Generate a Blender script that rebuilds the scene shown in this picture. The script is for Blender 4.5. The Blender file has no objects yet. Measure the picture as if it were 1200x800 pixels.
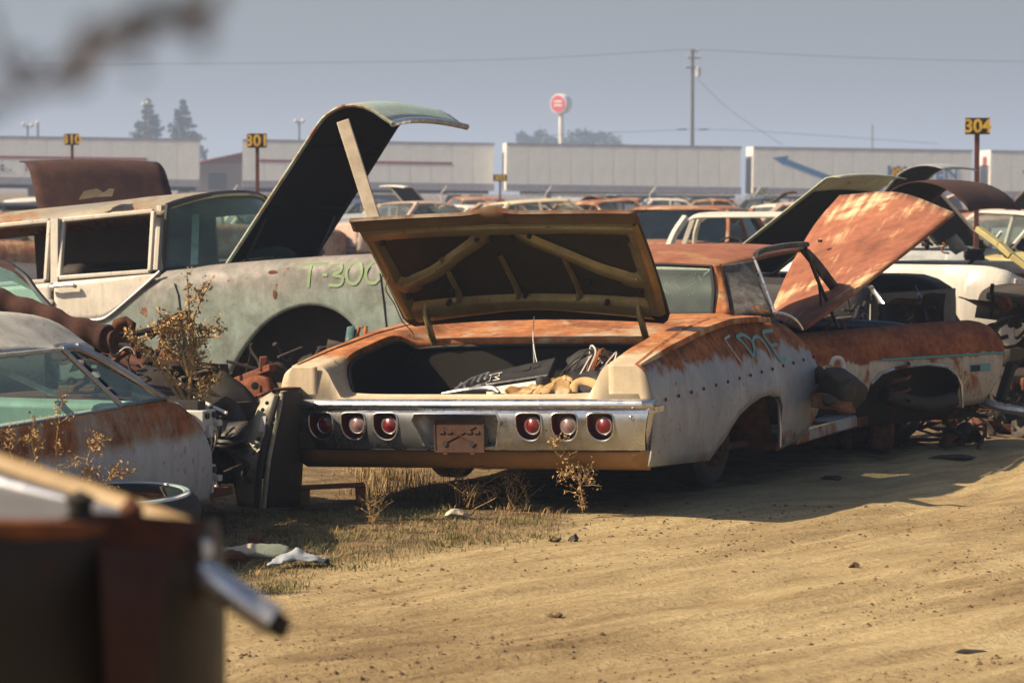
import bpy, bmesh, math, random
from mathutils import Vector, Matrix, noise as mnoise
V = Vector
R = math.radians
random.seed(7)

# ---------------------------------------------------------------- camera, world, sun, exposure
sc = bpy.context.scene
COL = sc.collection
F = 3400.0                       # focal length in pixels of the 1200 x 800 photograph
EYE = V((0, 0, 1.58))
PITCH = math.atan(175.0 / F)
cd = bpy.data.cameras.new('camera')
cam = bpy.data.objects.new('camera', cd)
COL.objects.link(cam)
cam.location = EYE
cam.rotation_euler = (math.pi / 2 - PITCH, 0, 0)
cd.sensor_width = 36.0
cd.lens = F / 1200.0 * 36.0
cd.clip_start = 0.1
cd.clip_end = 20000
cd.dof.use_dof = True
cd.dof.focus_distance = 14.6
cd.dof.aperture_fstop = 6.0
sc.camera = cam

SUN_EL = R(40)
SUN_DIR = V((-math.cos(SUN_EL) * 0.985, -math.cos(SUN_EL) * 0.172, math.sin(SUN_EL)))   # towards the sun
world = bpy.data.worlds.new('World')
sc.world = world
world.use_nodes = True
wn = world.node_tree.nodes
sky = wn.new('ShaderNodeTexSky')
sky.sky_type = 'NISHITA'
sky.sun_disc = False
sky.sun_elevation = SUN_EL
sky.sun_rotation = math.atan2(SUN_DIR.x, SUN_DIR.y)
sky.air_density = 1.0
sky.dust_density = 4.0
sky.ozone_density = 2.2
bg = wn['Background']
bg.inputs['Strength'].default_value = 0.055
world.node_tree.links.new(sky.outputs[0], bg.inputs['Color'])

sd = bpy.data.lights.new('sun', 'SUN')
sd.energy = 5.0
sd.angle = R(0.6)
sd.color = (1.0, 0.79, 0.54)
sun = bpy.data.objects.new('sun', sd)
COL.objects.link(sun)
sun.location = (0, 0, 60)
sun.rotation_euler = (-SUN_DIR).to_track_quat('-Z', 'Y').to_euler()

sc.view_settings.view_transform = 'Standard'
sc.view_settings.look = 'None'
sc.view_settings.exposure = 1.0
sc.view_settings.gamma = 1.0
sc.view_settings.use_curve_mapping = False
sc.render.engine = 'CYCLES'
sc.cycles.use_denoising = True
sc.cycles.volume_bounces = 0
sc.cycles.max_bounces = 7
sc.cycles.diffuse_bounces = 1
sc.cycles.transparent_max_bounces = 12

# ---------------------------------------------------------------- pixels to directions, frames
CR = V((1, 0, 0))
CF = V((0, math.cos(PITCH), -math.sin(PITCH)))
CU = V((0, math.sin(PITCH), math.cos(PITCH)))
def ray(u, v):
    return CR * (u - 600.0) + CU * (400.0 - v) + CF * F
def dep(u, v, d):                     # the point of that direction at world depth d
    r = ray(u, v)
    return EYE + r * (d / r.y)
def gnd(u, v, z=0.0):
    r = ray(u, v)
    return EYE + r * ((z - EYE.z) / r.z)
class Frame:
    """Local axes: x right, y forward, z up of a vehicle."""
    def __init__(s, origin, yaw, pitch=0.0, roll=0.0):
        fw0 = V((math.sin(yaw), math.cos(yaw), 0))
        rt0 = V((math.cos(yaw), -math.sin(yaw), 0))
        up0 = V((0, 0, 1))
        fw = fw0 * math.cos(pitch) + up0 * math.sin(pitch)
        up1 = rt0.cross(fw)
        rt = rt0 * math.cos(roll) + up1 * math.sin(roll)
        up = rt.cross(fw)
        s.m = Matrix((rt, fw, up)).transposed().to_4x4()
        s.m.translation = V(origin)
        s.i = s.m.inverted()
    def px(s, u, v, axis, c):         # ray of a pixel against the local plane axis = c
        o = s.i @ EYE
        d = s.i.to_3x3() @ ray(u, v)
        return o + d * ((c - o[axis]) / d[axis])
    def w(s, p): return s.m @ V(p)
    def l(s, p): return s.i @ V(p)

# ---------------------------------------------------------------- mesh helpers
def cr(pts, n):
    """n+1 samples of a Catmull-Rom curve through the points."""
    pts = [V(p) for p in pts]
    k = len(pts) - 1
    out = []
    for i in range(n + 1):
        t = i / n * k
        a = min(int(t), k - 1)
        f = t - a
        p1, p2 = pts[a], pts[a + 1]
        p0 = pts[a - 1] if a > 0 else p1 * 2 - p2
        p3 = pts[a + 2] if a + 2 <= k else p2 * 2 - p1
        out.append(0.5 * ((2 * p1) + (p2 - p0) * f + (2 * p0 - 5 * p1 + 4 * p2 - p3) * f * f + (3 * p1 - p0 - 3 * p2 + p3) * f ** 3))
    return out
def interp(tab, x):
    if x <= tab[0][0]: return tab[0][1]
    for (a, b), (c, d) in zip(tab, tab[1:]):
        if x <= c: return b + (d - b) * (x - a) / max(c - a, 1e-9)
    return tab[-1][1]
def sstep(a, b, x):
    t = min(1, max(0, (x - a) / (b - a)))
    return t * t * (3 - 2 * t)
class MB:
    def __init__(s): s.v = []; s.f = []
    def add(s, vs, fs):
        o = len(s.v)
        s.v += [V(p) for p in vs]
        s.f += [tuple(i + o for i in f) for f in fs]
        return s
    def grid(s, rows, flip=False, close=False):
        n = len(rows[0]); vs = [p for r in rows for p in r]; fs = []
        for i in range(len(rows) - 1):
            for j in range(n if close else n - 1):
                q = (i * n + j, i * n + (j + 1) % n, (i + 1) * n + (j + 1) % n, (i + 1) * n + j)
                fs.append(q[::-1] if flip else q)
        return s.add(vs, fs)
    def patch(s, ctrl, nu, nv, flip=False):
        rows = [cr(r, nv) if len(r) > 1 else r for r in ctrl]
        cols = [cr([rows[i][j] for i in range(len(rows))], nu) for j in range(nv + 1)]
        return s.grid([[cols[j][i] for j in range(nv + 1)] for i in range(nu + 1)], flip)
    def box(s, lo, hi, m=None):
        x0, y0, z0 = lo; x1, y1, z1 = hi
        vs = [V(p) for p in ((x0,y0,z0),(x1,y0,z0),(x1,y1,z0),(x0,y1,z0),(x0,y0,z1),(x1,y0,z1),(x1,y1,z1),(x0,y1,z1))]
        if m is not None: vs = [m @ p for p in vs]
        return s.add(vs, [(0,3,2,1),(4,5,6,7),(0,1,5,4),(1,2,6,5),(2,3,7,6),(3,0,4,7)])
    def bar(s, a, b, w, h, up=(0, 0, 1)):
        a, b = V(a), V(b); d = (b - a).normalized(); sx = d.cross(V(up))
        if sx.length < 1e-4: sx = d.cross(V((1, 0, 0)))
        sx.normalize(); uz = sx.cross(d)
        m = Matrix((sx, d, uz)).transposed().to_4x4(); m.translation = a
        return s.box((-w/2, 0, -h/2), (w/2, (b - a).length, h/2), m)
    def tube(s, pts, r, n=8, cap=True, flat=1.0):
        pts = [V(p) for p in pts]; rows = []
        rr = r if isinstance(r, (list, tuple)) else [r] * len(pts)
        ref = None
        for i, p in enumerate(pts):
            t = (pts[min(i + 1, len(pts) - 1)] - pts[max(i - 1, 0)]).normalized()
            if ref is None:
                ref = t.cross(V((0, 0, 1)))
                if ref.length < 0.05: ref = t.cross(V((1, 0, 0)))
            ref = (ref - t * ref.dot(t)).normalized()
            b = t.cross(ref)
            rows.append([p + (ref * math.cos(2*math.pi*k/n) + b * math.sin(2*math.pi*k/n) * flat) * rr[i] for k in range(n)])
        o = len(s.v); s.grid(rows, close=True)
        if cap:
            s.f.append(tuple(o + k for k in range(n))[::-1])
            s.f.append(tuple(o + (len(rows) - 1) * n + k for k in range(n)))
        return s
    def lathe(s, prof, n=24, m=None, arc=2*math.pi):
        """prof: (radius, height) pairs round local z."""
        m = m or Matrix()
        rows = [[m @ V((r * math.cos(arc*k/n), r * math.sin(arc*k/n), z)) for k in range(n)] for r, z in prof]
        return s.grid(rows, close=True)
    def poly(s, loop, thick, holes=()):
        """Extruded planar polygon given as 3-D points; thick is a vector."""
        bm = bmesh.new(); es = []
        for lp in [loop] + list(holes):
            vs = [bm.verts.new(p) for p in lp]
            es += [bm.edges.new((vs[i], vs[(i + 1) % len(vs)])) for i in range(len(vs))]
        bmesh.ops.triangle_fill(bm, edges=es, use_beauty=True)
        bm.verts.index_update(); t = V(thick)
        vs = [v.co.copy() for v in bm.verts]; fs = [tuple(v.index for v in f.verts) for f in bm.faces]
        s.add(vs, fs)
        if t.length > 0:
            s.add([p + t for p in vs], [f[::-1] for f in fs])
            for lp in [loop] + list(holes):
                n = len(lp); s.add([V(p) for p in lp] + [V(p) + t for p in lp], [(i, (i+1) % n, n + (i+1) % n, n + i) for i in range(n)])
        bm.free()
        return s
    def ribbon(s, pts, w, nrm):
        pts = [V(p) for p in pts]; nrm = V(nrm).normalized(); a = []; b = []
        for i, p in enumerate(pts):
            t = (pts[min(i + 1, len(pts) - 1)] - pts[max(i - 1, 0)]).normalized()
            sd_ = t.cross(nrm).normalized() * (w / 2)
            a.append(p - sd_); b.append(p + sd_)
        return s.grid([a, b])
    def build(s, name, mat, parent=None, thick=0.0, bevel=0.0, angle=40, sub=0, off=-1.0, merge=False):
        me = bpy.data.meshes.new(name)
        me.from_pydata([tuple(p) for p in s.v], [], s.f)
        bm = bmesh.new(); bm.from_mesh(me)
        if merge: bmesh.ops.remove_doubles(bm, verts=bm.verts, dist=1e-4)
        bmesh.ops.recalc_face_normals(bm, faces=bm.faces)
        bm.to_mesh(me); bm.free()
        for p in me.polygons: p.use_smooth = True
        me.set_sharp_from_angle(angle=R(angle))
        me.materials.append(mat)
        o = bpy.data.objects.new(name, me)
        COL.objects.link(o)
        if parent is not None: o.parent = parent
        if sub:
            q = o.modifiers.new('sub', 'SUBSURF'); q.levels = sub; q.render_levels = sub
        if thick:
            q = o.modifiers.new('solid', 'SOLIDIFY'); q.thickness = thick; q.offset = off
        if bevel:
            q = o.modifiers.new('bevel', 'BEVEL'); q.width = bevel; q.segments = 2; q.limit_method = 'ANGLE'
        return o
def tag(o, label=None, cat=None, group=None, kind=None):
    if label: o['label'] = label
    if cat:
        o['category'] = cat
        kind = kind or 'thing'
    if group: o['group'] = group
    if kind: o['kind'] = kind
    return o
def thing(name, label, cat, m=None, group=None):
    o = bpy.data.objects.new(name, None)
    COL.objects.link(o)
    o.empty_display_size = 0.1
    if m is not None:
        o.matrix_world = m if isinstance(m, Matrix) else Matrix.Translation(V(m))
    return tag(o, label, cat, group)
def at(mb, origin):                    # shift mesh data so that its origin is the given world point
    origin = V(origin); mb.v = [p - origin for p in mb.v]; return mb
def solo(mb, name, mat, label, cat, origin, group=None, **kw):
    o = at(mb, origin).build(name, mat, **kw); o.location = V(origin)
    return tag(o, label, cat, group)
def text(name, body, size, mat, parent, m, depth=0.0, align='CENTER', bold=0.0, space=1.0):
    cu = bpy.data.curves.new(name, 'FONT'); cu.body = body; cu.size = size; cu.align_x = align; cu.align_y = 'CENTER'; cu.extrude = depth
    cu.resolution_u = 3
    cu.offset = bold; cu.space_character = space
    tmp = bpy.data.objects.new(name, cu)
    me = bpy.data.meshes.new_from_object(tmp); bpy.data.objects.remove(tmp); bpy.data.curves.remove(cu)
    me.materials.clear(); me.materials.append(mat)
    o = bpy.data.objects.new(name, me); COL.objects.link(o)
    o.parent = parent; o.matrix_local = m
    return o
def letters(body, size, mat, parent, m, depth=0.0, adv=.66):
    for i, ch in enumerate(body):
        if ch != ' ': text('letter', ch, size, mat, parent, m @ Matrix.Translation(((i - (len(body) - 1) / 2) * size * adv, 0, 0)), depth, bold=size * .02)
def rnd(a, b): return random.uniform(a, b)

# ---------------------------------------------------------------- materials
class NT:
    def __init__(s, name):
        s.mat = bpy.data.materials.new(name); s.mat.use_nodes = True
        s.t = s.mat.node_tree; s.n = s.t.nodes; s.n.clear()
        s.out = s.n.new('ShaderNodeOutputMaterial')
    def new(s, typ, **kw):
        n = s.n.new('ShaderNode' + typ)
        for k, v in kw.items(): setattr(n, k, v)
        return n
    def put(s, sock, val):
        if isinstance(val, bpy.types.NodeSocket): s.t.links.new(val, sock)
        elif isinstance(val, (tuple, list)) and len(val) == 3 and sock.type == 'RGBA': sock.default_value = (*val, 1)
        else: sock.default_value = val
    def math(s, op, a, b=0.0, clamp=False):
        n = s.new('Math', operation=op, use_clamp=clamp); s.put(n.inputs[0], a); s.put(n.inputs[1], b); return n.outputs[0]
    def coord(s, scale=(1, 1, 1), loc=(0, 0, 0), kind='Object'):
        t = s.new('TexCoord'); m = s.new('Mapping')
        s.put(m.inputs['Vector'], t.outputs[kind]); m.inputs['Scale'].default_value = scale; m.inputs['Location'].default_value = loc
        return m.outputs[0]
    def noise(s, vec, scale, detail=6, rough=0.6, dist=0.0):
        n = s.new('TexNoise'); s.put(n.inputs['Vector'], vec)
        n.inputs['Scale'].default_value = scale; n.inputs['Detail'].default_value = detail
        n.inputs['Roughness'].default_value = rough; n.inputs['Distortion'].default_value = dist
        return n.outputs['Fac']
    def remap(s, v, a, b, c=0.0, d=1.0, smooth=False):
        n = s.new('MapRange', interpolation_type='SMOOTHSTEP' if smooth else 'LINEAR'); s.put(n.inputs[0], v)
        for i, q in enumerate((a, b, c, d)): n.inputs[i + 1].default_value = q
        return n.outputs[0]
    def ramp(s, v, stops):
        n = s.new('ValToRGB'); s.put(n.inputs[0], v); e = n.color_ramp.elements
        while len(e) < len(stops): e.new(0.5)
        for q, (p, c) in zip(e, stops): q.position = p; q.color = (*c, 1)
        return n.outputs[0]
    def mix(s, f, a, b, mode='MIX'):
        n = s.new('Mix', data_type='RGBA', blend_type=mode)
        s.put(n.inputs[0], f); s.put(n.inputs[6], a); s.put(n.inputs[7], b); return n.outputs[2]
    def bump(s, h, strength=0.3, distance=0.01):
        n = s.new('Bump'); s.put(n.inputs['Height'], h); n.inputs['Strength'].default_value = strength; n.inputs['Distance'].default_value = distance
        return n.outputs[0]
    def bsdf(s, **kw):
        n = s.new('BsdfPrincipled')
        for k, v in kw.items(): s.put(n.inputs[k.replace('_', ' ')], v)
        s.t.links.new(n.outputs[0], s.out.inputs['Surface']); return n
RUST = ((0.035, 0.014, 0.008), (0.13, 0.045, 0.017), (0.30, 0.105, 0.032), (0.42, 0.19, 0.07))
RUST_DARK = ((0.018, 0.010, 0.008), (0.06, 0.022, 0.012), (0.13, 0.048, 0.022), (0.22, 0.09, 0.04))
RUST_RED = ((0.085, 0.030, 0.017), (0.18, 0.065, 0.036), (0.245, 0.090, 0.050), (0.34, 0.15, 0.08))
def worn(name, paint, paint2=None, rust=0.0, grads=(), scale=2.2, soft=0.05, rough=0.5, seed=0.0, drip=0.12, pal=RUST, metal=0.0, grime=0.35, spec=0.4, chips=0.5, streak=0.4, bump=0.25, dscale=(9, 9, 0.9), pgrad=None):
    """Old paint over rust. rust shifts how much is rusted, grads = (axis, lo, hi, weight) say where along the thing."""
    t = NT(name); P = t.coord(loc=(seed, seed * 1.7, -seed))
    v = t.noise(P, scale, 12, 0.68, 0.35)
    D = t.coord(scale=dscale, loc=(seed, seed, seed))
    v = t.math('ADD', v, t.math('MULTIPLY', t.math('SUBTRACT', t.noise(D, 1.6, 4, 0.6), 0.5), drip * 2))
    v = t.math('ADD', v, rust - 0.25)
    raw = t.new('TexCoord').outputs['Object']
    for ax, lo, hi, w in grads:
        d = t.new('VectorMath', operation='DOT_PRODUCT'); t.put(d.inputs[0], raw); d.inputs[1].default_value = ax
        v = t.math('ADD', v, t.remap(d.outputs['Value'], lo, hi, 0.0, w, True))
    mask = t.remap(v, 0.5 - soft, 0.5 + soft, 0, 1, True)
    if chips > 0:
        cn = t.math('ADD', t.noise(P, scale * 9, 5, 0.65, 0.2), t.math('MULTIPLY', t.math('SUBTRACT', t.noise(P, scale * 1.1, 4, 0.6), 0.5), 0.35))
        mask = t.math('MAXIMUM', mask, t.math('MULTIPLY', t.remap(cn, 0.655, 0.675), chips))
    fine = t.noise(P, scale * 7, 10, 0.7)
    rc = t.ramp(t.math('ADD', t.math('MULTIPLY', fine, 0.55), t.math('MULTIPLY', t.noise(P, scale * 1.7, 5, 0.6), 0.45)), [(0.30, pal[0]), (0.44, pal[1]), (0.56, pal[2]), (0.72, pal[3])])
    p2 = paint2 or tuple(c * 0.75 for c in paint)
    pf = t.remap(t.noise(P, scale * 0.6, 5, 0.6, 0.5), 0.38, 0.64)
    if pgrad:
        d = t.new('VectorMath', operation='DOT_PRODUCT'); t.put(d.inputs[0], t.new('TexCoord').outputs['Object']); d.inputs[1].default_value = pgrad[0]
        pf = t.math('ADD', t.math('MULTIPLY', pf, 0.45), t.remap(d.outputs['Value'], pgrad[1], pgrad[2], -0.15, pgrad[3], True), True)
    pc = t.mix(pf, paint, p2)
    g = t.math('MULTIPLY', t.remap(t.noise(P, scale * 2.6, 9, 0.72, 0.3), 0.38, 0.62), grime)
    pc = t.mix(g, pc, tuple(c * 0.35 + q * 0.15 for c, q in zip(paint, (0.16, 0.11, 0.06))))
    sk = t.math('MULTIPLY', t.remap(t.noise(t.coord(scale=(16, 16, 1.1), loc=(seed, 3, seed)), 1.7, 6, 0.7), 0.47, 0.74), streak)
    pc = t.mix(sk, pc, tuple(c * 0.45 for c in paint))
    halo = t.remap(v, 0.5 - soft * 3.2, 0.5, 0, 0.75, True)          # stained paint round the rust
    hk = min(1.0, max(paint) * 1.7 + 0.03)
    pc = t.mix(halo, pc, (0.30 * hk, 0.155 * hk, 0.06 * hk), 'MIX') if drip > 0 else pc
    colr = t.mix(mask, pc, rc)
    ro = t.math('ADD', t.math('MULTIPLY', mask, 0.9 - rough), t.math('ADD', rough, t.math('MULTIPLY', g, 0.3)))
    h = t.math('ADD', t.math('MULTIPLY', mask, -0.35), t.math('MULTIPLY', fine, t.math('ADD', t.math('MULTIPLY', mask, 0.9), 0.12)))
    b = t.bsdf(Base_Color=colr, Roughness=ro, Metallic=metal, Normal=t.bump(h, bump, 0.004))
    b.inputs['Specular IOR Level'].default_value = spec
    return t.mat
def plain(name, c, rough=0.6, metal=0.0, c2=None, scale=6.0, bump=0.15, dist=0.004, spec=0.4):
    t = NT(name); P = t.coord()
    n = t.noise(P, scale, 8, 0.65)
    colr = t.mix(t.remap(n, 0.35, 0.68), c, c2 or tuple(q * 0.6 for q in c))
    b = t.bsdf(Base_Color=colr, Roughness=t.remap(n, 0.3, 0.7, rough - 0.08, min(1, rough + 0.12)), Metallic=metal, Normal=t.bump(t.noise(P, scale * 6, 6, 0.7), bump, dist))
    b.inputs['Specular IOR Level'].default_value = spec
    return t.mat
def chrome(name, dirt=0.35, seed=0.0, tint=(0.62, 0.63, 0.65), rough=0.16, wave=0.06):
    t = NT(name); P = t.coord(loc=(seed, seed, seed))
    n = t.noise(P, 3.0, 8, 0.65, 0.3); D = t.noise(t.coord(scale=(14, 14, 1.0)), 1.5, 5, 0.6)
    m = t.math('MULTIPLY', t.remap(t.math('ADD', t.math('MULTIPLY', n, 0.6), t.math('MULTIPLY', D, 0.4)), 0.40, 0.66), dirt * 1.6, True)
    colr = t.mix(m, tint, (0.20, 0.165, 0.12))
    spot = t.remap(t.noise(P, 40, 6, 0.7), 0.66, 0.72, 0, 0.8)
    colr = t.mix(spot, colr, (0.12, 0.05, 0.02))
    t.bsdf(Base_Color=colr, Metallic=t.remap(m, 0, 1, 1.0, 0.25), Roughness=t.remap(m, 0, 1, rough, 0.7), Normal=t.bump(t.noise(P, 5, 3, 0.5), wave, 0.01))
    return t.mat
def glass(name, tint, dust=0.35, dustcol=(0.20, 0.24, 0.20), seed=0.0, clear=0.8):
    """Old dusty glass: see-through with its tint, a mirror sheen and a film of dirt."""
    t = NT(name); P = t.coord(loc=(seed, seed, 0))
    tr = t.new('BsdfTransparent'); tr.inputs[0].default_value = (*[c * clear for c in tint], 1)
    gl = t.new('BsdfGlossy'); gl.inputs['Roughness'].default_value = 0.05; gl.inputs['Color'].default_value = (0.9, 0.95, 0.95, 1)
    lw = t.new('LayerWeight'); lw.inputs[0].default_value = 0.5
    fr = t.math('ADD', t.math('MULTIPLY', t.math('POWER', lw.outputs['Facing'], 4.0), 0.55), 0.05)
    m1 = t.new('MixShader'); t.put(m1.inputs[0], fr); t.put(m1.inputs[1], tr.outputs[0]); t.put(m1.inputs[2], gl.outputs[0])
    df = t.new('BsdfDiffuse'); t.put(df.inputs[0], t.mix(t.noise(P, 3, 5, 0.6), dustcol, tuple(c * 1.6 for c in dustcol)))
    dm = t.math('MULTIPLY', t.remap(t.noise(P, 2.6, 9, 0.68, 0.6), 0.3, 0.7, 0.25, 1.0), dust)
    m2 = t.new('MixShader'); t.put(m2.inputs[0], dm); t.put(m2.inputs[1], m1.outputs[0]); t.put(m2.inputs[2], df.outputs[0])
    t.t.links.new(m2.outputs[0], t.out.inputs['Surface'])
    return t.mat
M = {}
M['chrome'] = chrome('chrome', 0.30)
M['chrome_dirty'] = chrome('chrome_dirty', 0.55, 3.0)
M['black'] = plain('black_grime_and_shade', (0.012, 0.011, 0.010), 0.75, c2=(0.03, 0.022, 0.016))
M['black_plastic'] = plain('black_plastic', (0.018, 0.019, 0.021), 0.42, c2=(0.03, 0.03, 0.032), scale=12)
M['dark_metal'] = worn('dark_metal', (0.03, 0.028, 0.026), rust=0.02, pal=RUST_DARK, seed=2)
M['rust'] = worn('rusted_steel', (0.2, 0.15, 0.1), rust=0.5, seed=4)
M['rust_dark'] = worn('dark_rusted_steel', (0.1, 0.06, 0.04), rust=0.5, pal=RUST_DARK, seed=9)
M['rubber'] = plain('rubber', (0.016, 0.016, 0.017), 0.82, c2=(0.045, 0.04, 0.034), scale=9)
M['trim_dark'] = plain('dark_rubber_trim', (0.012, 0.014, 0.018), 0.5)
M['roof_rust'] = worn('rust_red_roof', (0.42, 0.22, 0.12), rust=0.34, scale=1.6, pal=RUST_RED, seed=6, rough=0.7, bump=0.12)
# ================================================================ ground, haze, yard edge and far things
def gz(x, y):
    far = (.45 - 0.014 * x) * sstep(112, 160, y)
    if y > 40 or y < 4: return far
    k = (1 - sstep(22, 40, y)) * sstep(4, 6, y) * (1 - sstep(7, 14, abs(x)))
    p = V((x * .55, y * .8, 0))
    h = .028 * mnoise.noise(p) + .012 * mnoise.noise(p * 2.7 + V((3, 1, 0))) + .005 * mnoise.noise(V((x * 3.1, y * 6.5, 2)))
    # two shallow wheel tracks curving along the lane
    lane = (x - .55) * .75 - (y - 11.2) * .66 + .05 * (y - 11.2) ** 2
    for c, w in ((-.9, .13), (-.55, .08), (-.40, .06), (.05, .14), (.42, .06), (.62, .07), (.95, .12), (1.55, .07), (1.72, .07), (2.3, .13)):
        h -= .034 * math.exp(-((lane - c) / w) ** 2) * (.6 + .4 * mnoise.noise(V((x * .7, c * 9, 0))))
    return far + h * k - .012 * k
def spaced(bounds):
    out = []
    for a, b, n in bounds: out += [a + (b - a) * i / n for i in range(n)]
    return out + [bounds[-1][1]]
gx = spaced([(-2500, -300, 6), (-300, -40, 10), (-40, -6, 12), (-6, 7, 260), (7, 40, 12), (40, 300, 10), (300, 2500, 6)])
gy = spaced([(-60, 6, 8), (6, 19, 300), (19, 40, 40), (40, 160, 20), (160, 600, 10), (600, 3000, 8)])
t = NT('dirt'); P = t.coord()
S0 = t.new('Mapping'); S0.inputs['Rotation'].default_value = (0, 0, R(-48)); t.put(S0.inputs['Vector'], t.new('TexCoord').outputs['Object'])
S1 = t.new('Mapping'); S1.inputs['Scale'].default_value = (.45, 3.2, 1); t.put(S1.inputs['Vector'], S0.outputs[0]); S = S1.outputs[0]
a = t.noise(P, .55, 6, .6, .3); b = t.noise(S, 2.4, 8, .65, .2); c = t.noise(P, 34, 9, .75)
base = t.ramp(t.math('ADD', t.math('MULTIPLY', a, .5), t.math('MULTIPLY', b, .5)), [(.34, (.19, .130, .065)), (.46, (.32, .240, .125)), (.58, (.44, .350, .19)), (.70, (.52, .43, .255))])
base = t.mix(t.remap(c, .50, .70, 0, .75), base, (.12, .078, .040))
base = t.mix(t.remap(t.noise(P, 75, 6, .7), .60, .70, 0, .8), base, (.085, .055, .030))
base = t.mix(t.remap(t.noise(P, 120, 3, .6), .62, .74, 0, .55), base, (.50, .40, .27))
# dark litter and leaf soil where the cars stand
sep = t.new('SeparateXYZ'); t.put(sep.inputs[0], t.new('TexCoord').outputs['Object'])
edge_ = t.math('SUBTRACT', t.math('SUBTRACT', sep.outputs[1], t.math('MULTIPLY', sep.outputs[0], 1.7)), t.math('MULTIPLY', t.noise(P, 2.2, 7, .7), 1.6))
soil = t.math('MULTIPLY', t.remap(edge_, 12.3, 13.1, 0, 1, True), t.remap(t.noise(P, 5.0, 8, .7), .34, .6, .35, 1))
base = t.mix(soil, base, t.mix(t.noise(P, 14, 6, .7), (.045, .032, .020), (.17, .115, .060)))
hh = t.math('ADD', t.math('MULTIPLY', c, .6), t.math('ADD', t.math('MULTIPLY', t.noise(P, 9, 6, .65), .8), t.math('MULTIPLY', b, .9)))
wv = t.new('TexWave'); wv.inputs['Scale'].default_value = 5.5; wv.inputs['Distortion'].default_value = 3.0; wv.inputs['Detail'].default_value = 3; t.put(wv.inputs['Vector'], S0.outputs[0])
tread = t.math('MULTIPLY', wv.outputs['Fac'], t.remap(t.noise(S, 1.3, 3, .5), .58, .68, 0, .14, True))
hh = t.math('ADD', hh, tread)
base = t.mix(t.remap(t.noise(S, 5.5, 9, .75, .2), .56, .74, 0, .6), base, (.15, .095, .045))
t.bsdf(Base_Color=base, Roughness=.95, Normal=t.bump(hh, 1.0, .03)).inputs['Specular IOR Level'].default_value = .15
M['dirt'] = t.mat
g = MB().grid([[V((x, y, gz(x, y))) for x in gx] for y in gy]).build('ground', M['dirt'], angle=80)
tag(g, 'tan dirt lane and yard ground with wheel tracks', kind='structure')

hz = MB().box((-2600, -80, -40), (2600, 3100, 45)).build('haze', None or M['black'])
hz.data.materials.clear()
t = NT('haze_air'); pv = t.new('VolumePrincipled')
pv.inputs['Color'].default_value = (.545, .70, 1.0, 1); pv.inputs['Density'].default_value = .0012; pv.inputs['Anisotropy'].default_value = 0.1
t.t.links.new(pv.outputs[0], t.out.inputs['Volume'])
hz.data.materials.append(t.mat)
tag(hz, 'thin blue grey smoky haze over the yard', kind='stuff')

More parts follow.
